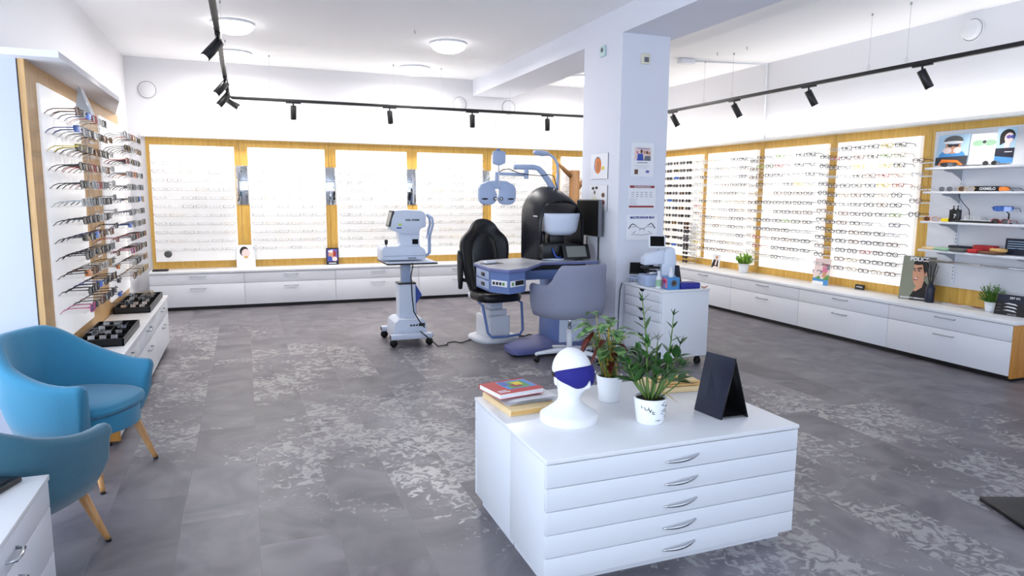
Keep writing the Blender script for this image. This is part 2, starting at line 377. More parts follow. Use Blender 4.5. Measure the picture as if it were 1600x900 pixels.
# ------------------------------------------------------------------ eyewear
def rim_pts(kind,cx,n=18):
    out=[]
    for k in range(n):
        t=2*math.pi*k/n; c,s_=math.cos(t),math.sin(t)
        if kind=='round': a,b,p=.0235,.0215,1
        elif kind=='rect': a,b,p=.0265,.0165,.55
        elif kind=='aviator': a,b,p=.028,.0235,.85
        else: a,b,p=.027,.020,.7
        x=a*math.copysign(abs(c)**p,c); z=b*math.copysign(abs(s_)**p,s_)
        if kind=='aviator': x*= (1+.12*(z/.02)) 
        if kind=='cat' and z>0: z*=1+.25*abs(x)/.027*(1 if x*cx>0 else 0)
        out.append((cx+x,(abs(cx+x)/.07)**2*.006,z))
    return out
def eyewear_meshes(kind,fm,lm,thick,name):
    f=MB(); l=MB()
    if kind=='shield':
        top=[];bot=[]
        for k in range(15):
            u=-1+2*k/14; x=.066*u; y=.016*u*u
            top.append((x,y,.021-.004*u*u)); bot.append((x,y,-.018+.010*max(0,1-abs(u)*5)+.008*u*u))
        l.loft([[Vector(a),Vector(b)] for a,b in zip(top,bot)],lm,closed=False)
        l.loft([[Vector(a)+Vector((0,.0015,0)),Vector(b)+Vector((0,.0015,0))] for a,b in zip(top,bot)],lm,closed=False)
        f.tube(top,thick,fm,5); 
    else:
        for sx in (-1,1):
            P=rim_pts(kind,sx*.0345); P2=P+[P[0],P[1]]
            rings=[]
            for i,p in enumerate(P):
                c=Vector((sx*.0345,p[1],0)); d=(Vector(p)-c); d.y=0; d.normalize(); p=Vector(p); t=thick
                rings.append([p+d*t+Vector((0,-t,0)),p-d*t*.6+Vector((0,-t,0)),p-d*t*.6+Vector((0,t,0)),p+d*t+Vector((0,t,0))])
            f.loft(rings,fm,cap=False,loop=True,smooth=False)
            vs=[l.b.verts.new(Vector(p)) for p in P]; fc=l.b.faces.new(vs); l._fin([fc],lm,False)
        f.tube([(-.0115,0,.004),(0,-.001,.008),(.0115,0,.004)],thick*.9,fm,5)
    x0=.0665
    for sx in (-1,1): f.box(min(sx*.060,sx*.069),.002,.004,max(sx*.060,sx*.069),.012,.011,fm)
    tm=[]
    for sx in (-1,1):
        t=MB(); h=.0022+thick*1.6
        rings=[]
        for y,z,hh in ((.010,.0075,h),(.05,.0075,h*.8),(.10,.007,h*.75),(.125,-.002,h*.8),(.142,-.018,h*.8)):
            x=sx*(.068-.02*(y/.14)**2*.4); w_=.0011+thick*.3
            rings.append([(x-w_,y,z-hh/2),(x+w_,y,z-hh/2),(x+w_,y,z+hh/2),(x-w_,y,z+hh/2)])
        t.loft(rings,fm,smooth=False); tm.append(t)
    return f,l,tm
def proto_parts(kind,fm,lm,thick,name,root_loc=(0,0,-50)):
    f,l,tm=eyewear_meshes(kind,fm,lm,thick,name)
    return (f.mesh('frame'),l.mesh('lenses',False),[t.mesh('temple') for t in tm])
def proto_whole(kind,fm,lm,thick,name):
    f,l,tm=eyewear_meshes(kind,fm,lm,thick,name)
    m=MB()
    for b_ in [f,l]+tm:
        me=b_.mesh('x',b_ is not l); t=bmesh.new(); t.from_mesh(me)
        mt=[q.name for q in me.materials]; m.add(t,mt[0]); bpy.data.meshes.remove(me)
    return m
SUN=[('square','f_black','l_dark','black square'),('aviator','f_gold','l_brown','gold-rimmed brown-lensed'),('square','f_tort','l_brown','tortoiseshell'),
     ('shield','f_black','l_dark','black wraparound'),('cat','f_black','l_grey','black cat-eye'),('shield','f_blue','l_blue','blue wraparound'),
     ('shield','f_yellow','l_dark','yellow-framed'),('square','f_red','l_dark','red-framed'),('aviator','f_silver','l_grey','silver aviator'),
     ('shield','f_black','l_orange','orange-lensed'),('round','f_grey','l_dark','grey round'),('square','f_orange','l_brown','orange-framed'),('cat','f_pink','l_violet','pink-framed violet-lensed'),('square','f_clear','l_grey','clear-framed')]
OPT=[('rect','f_black','black rectangular'),('round','f_black','black round'),('square','f_tort','brown'),('rect','f_grey','grey'),('square','f_navy','navy blue'),
     ('round','f_gold','gold round'),('rect','f_silver','silver'),('cat','f_tort','brown cat-eye'),('square','f_black','black square'),('square','f_clear','clear'),
     ('rect','f_red','red'),('rect','f_green','lime green'),('square','f_yellow','yellow')]
SUNP=[proto_parts(k,f,l,.0022,n) for k,f,l,n in SUN]
OPTP=[proto_parts(k,f,'l_clear',.0016 if f in('f_gold','f_silver','f_grey') else .0026,n) for k,f,n in OPT]
def whole_mesh(k,f,l,t,n): return proto_whole(k,f,l,t,n).mesh('eyewear')
SUNW=[whole_mesh(k,f,l,.0022,n) for k,f,l,n in SUN]
OPTW=[whole_mesh(k,f,'l_clear',.0016 if f in('f_gold','f_silver','f_grey') else .0026,n) for k,f,n in OPT]
ORD=['zeroth','first','second','third','fourth','fifth','sixth','seventh','eighth','ninth','tenth','eleventh','twelfth','thirteenth','fourteenth','fifteenth']
def place_eyewear(sun,vi,M,label,group,parts):
    nm='sunglasses' if sun else 'eyeglasses'; cat='sunglasses' if sun else 'glasses'
    P=(SUNP if sun else OPTP)[vi]
    if parts:
        r=bpy.data.objects.new(nm,None); r.empty_display_size=.03; col.objects.link(r)
        for n,me in (('frame',P[0]),('lenses',P[1]),('temple',P[2][0]),('temple',P[2][1])):
            o=bpy.data.objects.new(n,me); col.objects.link(o); o.parent=r
    else:
        r=bpy.data.objects.new(nm,(SUNW if sun else OPTW)[vi]); col.objects.link(r)
    r.matrix_world=M; r['label']=label; r['category']=cat; r['group']=group
    return r

# ------------------------------------------------------------------ display panels
def panel(label,M,w,zs,rail_d,lit='lit_acrylic',group='lit white eyewear display panels',th=.05):
    # local: x along wall, -y out of wall, z up; M places origin at floor level on the wall surface
    p=thing('eyewear_display',label,'display',(0,0,0),0,group); p.matrix_world=M
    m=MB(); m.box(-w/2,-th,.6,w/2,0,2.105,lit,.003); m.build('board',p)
    rm=None
    for z in zs:
        if rm is None:
            m=MB(); m.box(-w/2+.03,-th-rail_d,-.003,w/2-.03,-th,.0,'clear_rail'); m.box(-w/2+.03,-th-.003-rail_d,-.005,w/2-.03,-th-rail_d,.0015,'clear_rail')
            rm=m.mesh('rail')
        o=bpy.data.objects.new('rail',rm); col.objects.link(o); o.parent=p; o.location=(0,0,z)
    return p
backs=[(-.61,'first'),(.557,'second'),(1.71,'third'),(2.87,'fourth'),(4.02,'fifth'),(5.18,'sixth')]
zs12=[1.97-i*.111 for i in range(12)]
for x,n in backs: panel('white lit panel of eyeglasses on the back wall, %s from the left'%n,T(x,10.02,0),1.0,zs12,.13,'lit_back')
rights=[(5.48,'nearest the shelves',[2.005-i*.0995 for i in range(14)]),(6.65,'second from the shelves',zs12),(7.81,'third from the shelves',zs12),(8.97,'fourth from the shelves, holding dark sunglasses',zs12)]
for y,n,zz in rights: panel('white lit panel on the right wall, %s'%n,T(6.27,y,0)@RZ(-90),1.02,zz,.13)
lz=[1.939-.1054*i for i in range(12)]
panel('tall white panel of sunglasses on the left wall, nearest the camera',T(-1.07,5.17,0)@RZ(90),1.0,lz,.13,'white_added_glow',th=.016)
panel('tall white panel of sunglasses on the left wall, further back',T(-1.07,6.88,0)@RZ(90),.98,lz,.13,'white_added_glow',th=.016)
# left wall sunglasses: rails 0.14 off the wall, temples towards the wall
rnd=random.Random(3)
wts=[9,2,3,6,4,2,1,1,2,1,2,1,1,2]
def lefts(y0,n,dy,lab,seed,wt):
    r=random.Random(seed)
    for i,z in enumerate(lz):
        for j in range(n):
            y=y0+dy*j+r.uniform(-.004,.004); vi=r.choices(range(14),wt)[0]
            if j==0 and lab=='near':
                vi={2:6,9:9,11:12,0:2,1:5,4:0,5:13,7:3}.get(i,0)
            fl=2.5*(r.random()-.5)
            M=T(-1.07+.185,y,z+.026)@RZ(90+fl)@RX(-4*r.random())@Matrix.Scale(1.14,4)
            place_eyewear(True,vi,M,'%s sunglasses, %s from front in %s row down, %s left wall panel'%(SUN[vi][3],ORD[j+1],ORD[i+1],lab),'sunglasses on the %s left wall panel'%lab,True)
lefts(4.76,6,.162,'near',11,[9,2,4,7,4,1,0,1,2,0,2,0,0,2])
lefts(6.48,6,.158,'far',5,[8,2,4,3,4,1,0,2,2,0,3,1,1,3])
# right wall
def rightp(yc,zs,n,sun,lab,seed,parts,wt):
    r=random.Random(seed); P=SUN if sun else OPT
    for i,z in enumerate(zs):
        for j in range(n):
            if r.random()<.045: continue
            y=yc+.41-.82/(n-1)*j+r.uniform(-.008,.008); vi=r.choices(range(len(P)),wt)[0]
            M=T(6.27-.197,y,z+.018)@RZ(-90+r.uniform(-3,3))
            nmx=(P[vi][3] if sun else P[vi][2])
            place_eyewear(sun,vi,M,'%s %s, %s from left in %s row down, %s'%(nmx,'sunglasses' if sun else 'eyeglasses',ORD[j+1],ORD[i+1],lab),('sunglasses' if sun else 'eyeglasses')+' on the right wall panel '+lab,parts)
ow=[9,6,4,6,3,2,4,2,8,2,1,1,1]
rightp(5.48,rights[0][2],6,False,'nearest shelves',21,True,ow)
rightp(6.65,zs12,6,False,'second from shelves',22,True,ow)
rightp(7.81,zs12,6,False,'third from shelves',23,False,[3,2,2,6,2,4,6,1,3,5,0,0,0])
rightp(8.97,zs12,6,True,'beside the pillar',24,False,[10,1,3,4,5,1,1,0,2,0,3,0,0,0])
# small clear holder strips in the gaps between panels
def strip(y,x,zs,sun,wt,seed,label,gl,mt,rz=-90,sgn=-1):
    s=thing('eyewear_strip',label,'display rack',(0,0,0),0,'narrow clear eyewear strips between the wall panels'); s.matrix_world=T(x,y,0)@RZ(rz)
    m=MB(); m.box(-.075,-.012,zs[-1]-.04,-.065,0,zs[0]+.04,'clear_rail'); m.box(.065,-.012,zs[-1]-.04,.075,0,zs[0]+.04,'clear_rail'); m.build('upright',s)
    me=None
    for z in zs:
        if me is None: mm=MB(); mm.box(-.075,-.03,-.003,.075,0,.0,'clear_rail'); mm.box(-.075,-.033,-.006,.075,-.03,.006,'white_plastic'); me=mm.mesh('rail')
        o=bpy.data.objects.new('rail',me); col.objects.link(o); o.parent=s; o.location=(0,0,z)
    r=random.Random(seed); P=SUN if sun else OPT
    for i,z in enumerate(zs):
        vi=r.choices(range(len(P)),wt)[0]
        M=T(x+sgn*.158,y,z+.02)@RZ(rz)
        place_eyewear(sun,vi,M,'%s %s, %s down in narrow strip, %s'%(P[vi][3] if sun else P[vi][2],'sunglasses' if sun else 'eyeglasses',ORD[i+1],gl),('sunglasses' if sun else 'eyeglasses')+' in narrow strip, '+gl,False)
strip(6.065,6.27,[1.93-.1*i for i in range(14)],False,[3,2,4,2,2,1,1,3,3,2,2,2,0],31,'narrow strip of eyeglasses left of the panel nearest the shelves','before second panel','x')
strip(7.23,6.27,[1.93-.105*i for i in range(13)],False,[1,1,6,1,0,4,2,3,1,3,1,0,0],32,'narrow strip of eyeglasses left of the second panel from the shelves','before third panel','x')
strip(8.40,6.27,[1.97-.105*i for i in range(14)],False,[0,1,4,1,0,6,2,3,0,2,1,0,1],33,'narrow strip of eyeglasses right of the sunglasses panel on the right wall','beside sunglasses panel','x')
strip(8.56,6.22,[1.08-.062*i for i in range(10)],True,[10,0,3,4,4,0,0,0,0,0,1,0,0,0],34,'short dark strip of black sunglasses over the right worktop','over right worktop','x')
strip(4.89,6.27,[1.84-.13*i for i in range(5)],False,[3,3,3,1,1,1,1,1,1,1,0,0,0],35,'narrow strip of eyeglasses beside the wall shelves','beside wall shelves','x')
strip(5.95,-1.07,[1.86-.105*i for i in range(12)],True,[3,2,3,3,1,3,0,1,1,1,1,1,1,3],36,'narrow strip of sunglasses between the two left wall panels','between left wall panels','x',90,1)
# back wall: uncountably many thin frames, one object
m=MB(); r=random.Random(9)
cache=[]
for k,f,n in OPT:
    mm=proto_whole(k,f,'l_clear',.0011,n); cache.append(mm)
tmpm=[c.mesh('tmp') for c in cache]
for pi,(x,n) in enumerate(backs):
    for i,z in enumerate(zs12):
        for j in range(6):
            if r.random()<.06: continue
            wt=[2,1,1,9,0,4,4,0,1,8,0,0,0] if pi<2 else [2,2,2,6,1,4,6,1,2,5,.3,.2,.3]
            if pi==5: wt=[0,2,9,0,0,2,0,3,0,0,0,0,0]
            vi=r.choices(range(13),wt)[0]
            t=bmesh.new(); t.from_mesh(tmpm[vi]); names=[q.name for q in tmpm[vi].materials]
            M=T(x-.41+.164*j+r.uniform(-.008,.008),10.02-.197,z+.018)@RZ(r.uniform(-3,3))
            mp={v:m.b.verts.new(M@v.co) for v in t.verts}
            for fc in t.faces:
                nf=m.b.faces.new([mp[v] for v in fc.verts]); nf.material_index=m.mi(names[fc.material_index])
            t.free()
tag(m.build('eyeglasses',recalc=False),'rows of thin eyeglasses filling the lit panels along the back wall','glasses',None,'stuff')
for t in tmpm: bpy.data.meshes.remove(t)
# wall mirrors in the gaps of the back wall
for i,x in enumerate((-.02,1.13,2.295,3.45)):
    m=MB(); m.box(x-.08,10.012,1.343,x+.08,10.02,1.862,'mirror',.001)
    tag(m.build('wall_mirror'),'small upright wall mirror between lit panels, %s from the left on the back wall'%nm[i],'mirror','small mirrors between the back wall panels')
# disc on first panel
m=MB(); m.lathe([(.045,0),(.047,.004),(.045,.008)],'poster_grey',M=T(-.966,9.968,.70)@RX(90),seg=28)
tag(m.build('round_badge'),'round grey badge at the bottom of the first back wall panel','badge')

# ------------------------------------------------------------------ posters and stands (flat printed art built of flat shapes)
def card(name,label,cat,M,w,h,mt,shapes=(),texts=(),t=.004,foot=0,edge=None,group=None,kids=True):
    o=thing(name,label,cat,(0,0,0),0,group); o.matrix_world=M
    m=MB(); m.box(-w/2,0,0,w/2,t,h,edge or mt,.0008)
    if foot: m.prism([(0,0),(foot,0),(0,h*.75)],-.0015,.0015,edge or mt,M=Matrix(((0,0,1,0),(1,0,0,t),(0,1,0,0),(0,0,0,1))))
    m.build('board',o)
    m=MB(); 
    m.box(-w/2+.001,-.0006,.001,w/2-.001,0,h-.001,mt)
    k=1
    for s in shapes:
        pts,mm=s; k+=1
        z=-.0006-.00025*k
        a=[m.b.verts.new((p[0]*w-w/2,z,p[1]*h)) for p in pts]; f=m.b.faces.new(a); f.material_index=m.mi(mm)
        f.normal_update()
        if f.normal.y>0: f.normal_flip()
    m.build('printed_picture',o,recalc=False)
    if texts:
        m=MB()
        for tx,sz,u,v,mm,bd in texts:
            m.text(tx,sz,mm,T(u*w-w/2,-.0006-.00025*(k+2),v*h)@RX(90),.0002,bd)
        m.build('lettering',o,recalc=False)
    return o
def ell(cx,cy,rx,ry,n=20,a0=0,a1=360): return [(cx+rx*math.cos(R_(a0+(a1-a0)*i/n)),cy+ry*math.sin(R_(a0+(a1-a0)*i/n))) for i in range(n if a1-a0==360 else n+1)]
man=[([(.45,.98),(.98,.98),(.98,.55),(.62,.55)],'poster_grey'),
     ([(.33,.06),(.45,.22),(.62,.38),(.72,.46),(.80,.40),(.92,.25),(.92,.0),(.33,.0)],'hair_black'),
     ([(.43,.22),(.50,.32),(.66,.44),(.73,.50),(.68,.30),(.50,.20)],'skin'),
     (ell(.60,.80,.20,.13),'hair_black'),
     ([(.36,.80),(.37,.68),(.34,.62),(.36,.58),(.36,.50),(.40,.42),(.47,.33),(.56,.33),(.68,.46),(.73,.60),(.70,.78),(.55,.84),(.42,.84)],'skin'),
     ([(.34,.82),(.38,.92),(.55,.97),(.72,.93),(.80,.82),(.80,.62),(.74,.52),(.70,.62),(.66,.70),(.62,.82),(.45,.80)],'hair_black'),
     (ell(.755,.60,.03,.055),'skin'),
     ([(.36,.715),(.42,.73),(.42,.70),(.36,.695)],'hair_black'),([(.46,.735),(.60,.755),(.62,.72),(.48,.705)],'hair_black'),
     (ell(.41,.665,.03,.012),'ink_dark'),(ell(.53,.675,.045,.014),'ink_dark'),
     ([(.38,.49),(.50,.515),(.55,.55),(.50,.46),(.42,.455)],'dark_red'),([(.40,.49),(.52,.515),(.48,.475)],'page_white')]
def facing(x,y,z,deg,tilt=0): # local -y (printed side) points to world angle deg
    return T(x,y,z)@RZ(deg+90)@RX(tilt)
card('counter_sign','tall grey poster stand of a smiling dark-haired man on the right worktop','poster',facing(6.085,4.79,.506,196,-8),.30,.43,'poster_olive',man,
     [('POLICE',.052,.5,.93,'page_white',.0018),('BLINDSPOT SYMPHONY',.021,.45,.045,'page_white',.0006)],foot=.13,edge='poster_grey')
girl=[(ell(.5,.28,.42,.24),'sky_blue'),([(0,0),(1,0),(1,.3),(0,.26)],'ink_dark'),([(.1,0),(.9,0),(.7,.16),(.2,.2)],'orange'),(ell(.5,.62,.24,.25),'skin'),(ell(.5,.80,.30,.16),'poster_grey'),(ell(.5,.74,.32,.05),'page_white'),(ell(.34,.48,.14,.10),'skin_pale'),(ell(.66,.48,.13,.10),'skin_pale'),(ell(.42,.64,.09,.05),'ink_dark'),(ell(.60,.64,.09,.05),'ink_dark')]
card('shelf_poster','poster of a person in a grey cap and goggles on the top wall shelf','poster',facing(6.07,4.53,1.80,188,-6),.28,.28,'poster_sky',girl,foot=.06)
card('shelf_poster','white poster with a pair of mirrored shield goggles on the top wall shelf','poster',facing(6.12,4.27,1.80,186,-5),.27,.275,'page_white',
     [(ell(.30,.68,.19,.10),'mint'),(ell(.66,.68,.19,.10),'mint'),(ell(.48,.72,.06,.05),'ink_dark'),(ell(.5,.30,.36,.2),'paper_white')],foot=.06)
card('shelf_poster','tall poster of a dark-haired person in violet glasses on the top wall shelf','poster',facing(6.03,4.03,1.80,186,-6),.15,.30,'poster_sky',
     [([(0,0),(1,0),(1,.42),(0,.42)],'navy'),([(0,0),(1,0),(1,.14),(0,.2)],'sky_blue'),(ell(.55,.75,.40,.20),'hair_black'),([(.2,.5),(.15,.7),(.4,.86),(.5,.6)],'hair_black'),(ell(.64,.70,.24,.15),'skin_pale'),([(.45,.60),(.75,.6),(.7,.42),(.42,.42)],'skin_pale'),(ell(.62,.73,.13,.05),'purple'),(ell(.82,.73,.09,.05),'mid_blue'),([(.5,.30),(.9,.30),(.9,.32),(.5,.32)],'page_white')],foot=.05)
card('counter_sign','small poster of a person in a red headband before the second right panel','poster',facing(6.10,6.00,.506,190,-8),.20,.30,'skin_pale',
     [([(0,0),(1,0),(1,.2),(0,.26)],'sky_blue'),([(.1,.24),(.4,.36),(.5,.2)],'green'),([(.62,.2),(.75,.34),(1,.42),(1,.2)],'green'),(ell(.70,.60,.17,.19),'pink'),([(.55,.3),(.8,.3),(.84,.5),(.6,.5)],'skin'),([(.45,.76),(1,.74),(.95,.8),(.5,.81)],'dark_red'),(ell(.9,.68,.1,.08),'ink_grey'),([(0,0),(.7,0),(.7,.13),(0,.14)],'page_white')],foot=.06)
# folded leaflet with a person in dark jacket
card('counter_sign','small tent card of a person in a dark jacket before the third right panel','poster',facing(6.12,7.92,.506,196,-10),.13,.19,'page_white',
     [([(0,.02),(.85,.02),(.8,.55),(.6,.66),(.2,.6),(.05,.3)],'hair_black'),([(.4,.2),(.6,.2),(.66,.7),(.5,.7)],'skin_pale'),(ell(.55,.78,.15,.13),'skin'),(ell(.5,.05,.3,.08),'skin_pale')],foot=.05)
card('counter_sign','pale poster of a white-clad person with short dark hair on the back worktop','poster',facing(-.02,9.93,.506,268,-8),.24,.30,'poster_sky',
     [([(0,0),(1,0),(1,1),(0,1)],'paper_white'),(ell(.42,.70,.24,.22),'hair_black'),(ell(.50,.62,.22,.20),'skin_pale'),([(.4,.4),(.62,.4),(.6,.5),(.42,.5)],'mdf_edge'),(ell(.5,.18,.42,.22),'page_white')],foot=.06)
card('counter_sign','small dark framed colourful poster of a face on the back worktop','poster',facing(1.12,9.93,.506,266,-8),.17,.235,'navy',
     [([(.1,.2),(.9,.2),(.9,.92),(.1,.92)],'purple'),(ell(.42,.62,.24,.22),'skin'),([(.15,.84),(.55,.9),(.5,.72),(.2,.74)],'page_white'),(ell(.30,.36,.18,.14),'mid_blue'),(ell(.68,.34,.2,.14),'skin_pale'),([(.60,.85),(.85,.7),(.7,.45),(.55,.5)],'dark_red'),([(.2,.06),(.8,.06),(.8,.11),(.2,.11)],'page_white')],foot=.05,edge='black_plastic')
card('price_card','navy card with white curved eyewear outlines at the end of the right worktop','poster',facing(6.06,3.86,.506,186,-12),.26,.18,'navy',
     [([(0,0),(1,0),(1,.6),(0,.66)],'black_plastic')]+[([(.26+.0*i,.55-.16*i),(.38,.60-.16*i),(.60,.575-.16*i),(.68,.50-.16*i),(.55,.52-.16*i),(.38,.545-.16*i)],'page_white') for i in range(3)]+[([(.06,.50-.16*i),(.18,.51-.16*i),(.18,.49-.16*i),(.06,.48-.16*i)],'ink_grey') for i in range(3)],
     [('ZBT RX',.024,.55,.84,'page_white',.0006),('EVERY FORM',.012,.55,.06,'page_white',0)],edge='page_white',foot=.06)
card('brand_plate','small black lettered plate on the right worktop before the nearest panel','sign',facing(6.2,5.545,.506,182,-6),.115,.055,'black_plastic',(),[('RAVEBEL',.020,.5,.5,'page_white',.0005)],t=.012)
# column posters
card('wall_notice','framed group photo notice, topmost on the front of the pillar','poster',T(3.484,5.643,1.675),.245,.315,'paper_white',
     [([(.14,.48),(.86,.48),(.86,.90),(.14,.90)],'skin_pale'),([(.14,.86),(.86,.86),(.86,.90),(.14,.90)],'page_white'),([(.25,.83),(.8,.81),(.8,.83),(.25,.85)],'purple'),
      ([(.25,.48),(.28,.68),(.50,.68),(.54,.48)],'mid_blue'),([(.55,.48),(.60,.62),(.84,.62),(.85,.48)],'ink_grey'),(ell(.44,.75,.055,.06),'brown'),(ell(.57,.73,.045,.05),'skin'),(ell(.68,.72,.05,.05),'brown'),(ell(.78,.70,.05,.05),'skin'),(ell(.26,.72,.04,.04),'pink'),
      ([(.26,.41),(.72,.41),(.72,.43),(.26,.43)],'ink_grey'),([(.14,.33),(.8,.33),(.8,.335),(.14,.335)],'ink_grey'),([(.25,.27),(.7,.27),(.7,.275),(.25,.275)],'ink_grey'),([(.15,.08),(.30,.08),(.30,.22),(.15,.22)],'brown'),(ell(.72,.16,.08,.04),'purple')],t=.008,edge='white_plastic')
card('wall_notice','price list with dark red bars, middle notice on the front of the pillar','poster',T(3.49,5.643,1.38),.305,.215,'paper_white',
     [([(.06,.90),(.94,.90),(.94,1.0),(.06,1.0)],'dark_red'),([(.04,.05),(.93,.05),(.93,.13),(.04,.13)],'dark_red')]+
     [([(.12+.16*i,.70-.09*j),(.21+.16*i,.70-.09*j),(.21+.16*i,.715-.09*j),(.12+.16*i,.715-.09*j)],'ink_dark') for i in range(5) for j in range(3)]+
     [([(.05,.42-.06*j),(.34-.03*(j%3),.42-.06*j),(.34-.03*(j%3),.428-.06*j),(.05,.428-.06*j)],'ink_grey') for j in range(5)],
     [('MULTIFOKÁLNE SKLÁ',.018,.5,.945,'page_white',.0004)],t=.006,edge='white_plastic')
card('wall_notice','poster with a drawn pair of glasses, lowest notice on the front of the pillar','poster',T(3.50,5.643,1.085),.335,.24,'paper_white',
     [([(.05,.45),(.13,.60),(.20,.66),(.33,.56),(.32,.535),(.20,.62),(.15,.57),(.08,.44)],'ink_dark'),([(.95,.45),(.87,.60),(.80,.68),(.67,.57),(.68,.545),(.80,.64),(.85,.57),(.92,.44)],'ink_dark'),
      ([(.10,.515),(.34,.53),(.34,.515),(.10,.50)],'ink_grey'),([(.34,.54),(.44,.46),(.56,.46),(.66,.54),(.66,.52),(.56,.44),(.44,.44),(.34,.52)],'ink_dark'),([(.90,.515),(.66,.53),(.66,.515),(.90,.50)],'ink_grey'),
      ([(.41,.38),(.44,.45),(.46,.45),(.43,.38)],'ink_dark'),([(.59,.38),(.56,.45),(.54,.45),(.57,.38)],'ink_dark'),
      ([(.15,.24),(.5,.20),(.85,.26),(.85,.245),(.5,.185),(.15,.225)],'ink_grey'),([(.2,.28),(.3,.36),(.31,.35),(.22,.27)],'ink_grey'),([(.7,.35),(.8,.29),(.79,.28),(.69,.34)],'ink_grey')],
     [('MULTIFOKÁLNE SKLÁ',.027,.5,.88,'text_blue',.001)],t=.006,edge='white_plastic')
card('wall_notice','framed drawing of an orange eyeball section on the side of the pillar','poster',T(3.233,6.025,1.66)@RZ(-90),.345,.245,'paper_white',
     [(ell(.42,.55,.21,.33),'ink_grey'),(ell(.30,.50,.10,.18),'sky_blue'),(ell(.44,.52,.19,.31),'orange'),(ell(.44,.50,.10,.2),'amber'),(ell(.74,.42,.08,.07),'yellow')],t=.01,edge='ink_grey')
card('wall_notice','framed chart of pale eye drawings behind the monitor on the pillar side','poster',T(3.233,6.03,1.35)@RZ(-90),.36,.25,'paper_white',
     [([(.06,.06),(.58,.06),(.58,.96),(.06,.96)],'page_white'),(ell(.2,.88,.08,.06),'ink_dark'),(ell(.4,.9,.08,.06),'ink_dark'),(ell(.3,.72,.05,.08),'brown'),(ell(.3,.46,.12,.12),'ivory'),(ell(.78,.62,.09,.09),'brown'),(ell(.78,.34,.09,.09),'dark_red')],t=.01,edge='ink_grey')
m=MB(); m.box(-.045,-.02,-.045,.045,0,.045,'ivory',.004); m.box(-.018,-.024,-.03,.03,-.02,.015,'ink_grey',.002)
o=m.build('alarm_box'); o.matrix_world=T(3.478,5.65,2.744); tag(o,'small ivory alarm box high on the front of the pillar','alarm')
m=MB(); m.box(-.05,-.02,-.05,.05,0,.05,'alarm_green',.006); m.lathe([(.022,0),(.02,.004)],'ink_grey',M=T(0,-.02,.01)@RX(90))
o=m.build('alarm_box'); o.matrix_world=T(3.24,6.0,2.858)@RZ(-90); tag(o,'small pale green alarm box high on the left side of the pillar','alarm')

# ------------------------------------------------------------------ wall shelves at right
sh=thing('wall_shelving','white slotted wall shelving with four shelves and a hanging rod','shelf',(0,0,0))
m=MB(); m.box(6.235,3.3,.66,6.268,4.83,2.13,'white_laminate',.002); m.build('back_panel',sh)
for y in (4.52,3.80):
    m=MB(); m.box(6.222,y-.012,.70,6.235,y+.012,2.0,'white_plastic')
    for i in range(36): m.box(6.2213,y-.003,.74+.034*i,6.2219,y+.003,.755+.034*i,'ink_dark')
    m.build('slotted_upright',sh)
for z in (1.78,1.56,1.285,1.02):
    m=MB(); m.box(5.95,3.30 if z<1.7 else 3.74,z-.02,6.222,4.69,z,'white_laminate',.002); s_=m.build('shelf_board',sh)
    for y in (4.52,3.80):
        m=MB(); m.prism([(6.22,z-.021),(5.99,z-.021),(5.99,z-.035),(6.10,z-.05),(6.19,z-.09),(6.22,z-.11)],y-.006,y+.006,'grey_metal',M=Matrix(((1,0,0,0),(0,0,1,0),(0,1,0,0),(0,0,0,1))))
        m.build('bracket',s_,'grey metal shelf bracket')
m=MB(); m.tube([(6.05,4.66,.91),(6.05,3.5,.91)],.009,'chrome',10); m.build('hanging_rod',sh,'thin chrome rod')
for y in (4.52,3.80):
    m=MB(); m.tube([(6.22,y,.90),(6.05,y,.905)],.008,'grey_metal',8); m.build('rod_bracket',sh)
def put(sun,vi,x,y,z,deg,label,tilt=0,sc=1):
    M=T(x,y,z)@RZ(deg+90)@RX(tilt)@Matrix.Scale(sc,4); o=place_eyewear(sun,vi,M,label,'eyewear on the wall shelves',True); return o
put(True,3,6.0,4.50,1.80,200,'black wraparound sunglasses before the cap poster on the top shelf')
put(True,10,6.0,4.12,1.80,190,'grey round sunglasses lying on the top shelf before the goggles poster')
put(True,8,6.0,4.50,1.58,190,'silver sunglasses at the left end of the second shelf')
put(True,1,5.99,4.30,1.58,200,'gold-rimmed sunglasses before the black box on the second shelf')
put(True,9,6.0,3.99,1.58,160,'orange-lensed wraparound sunglasses at the right end of the second shelf')
put(True,11,6.0,4.62,1.305,200,'orange-framed sunglasses at the left end of the third shelf')
put(True,5,6.02,3.99,1.41,190,'blue wraparound sunglasses raised on a stand on the third shelf',0,1.2)
put(True,7,6.0,3.98,1.305,190,'red-framed sunglasses beneath the blue ones on the third shelf',0,1.1)
m=MB(); m.lathe([(.03,0),(.03,.006),(.006,.01),(.006,.085)],'black_plastic',(6.1,3.98,1.286),seg=20); m.tube([(6.1,3.98,1.37),(6.05,3.98,1.40)],.005,'black_plastic')
tag(m.build('glasses_stand'),'small black stand under the blue sunglasses on the third shelf','stand')
card('display_box','black box with white letters on the second wall shelf','box',facing(6.06,4.19,1.561,188),.24,.045,'black_plastic',(),[('OXMELO',.032,.62,.5,'page_white',.001)],t=.04)
m=MB(); m.box(-.045,-.02,0,.045,.02,.11,'black_plastic',.004); m.text('7',.05,'page_white',T(.005,-.0205,.05)@RX(90)); 
for x in (-.018,.018): m.lathe([(.010,.11),(.010,.118),(.004,.122),(.004,.135),(.007,.138),(.007,.145)],'black_plastic',(x,0,0),12)
o=m.build('charger'); o.matrix_world=facing(6.02,4.40,1.286,190); tag(o,'black upright charger marked 7 on the third wall shelf','charger')
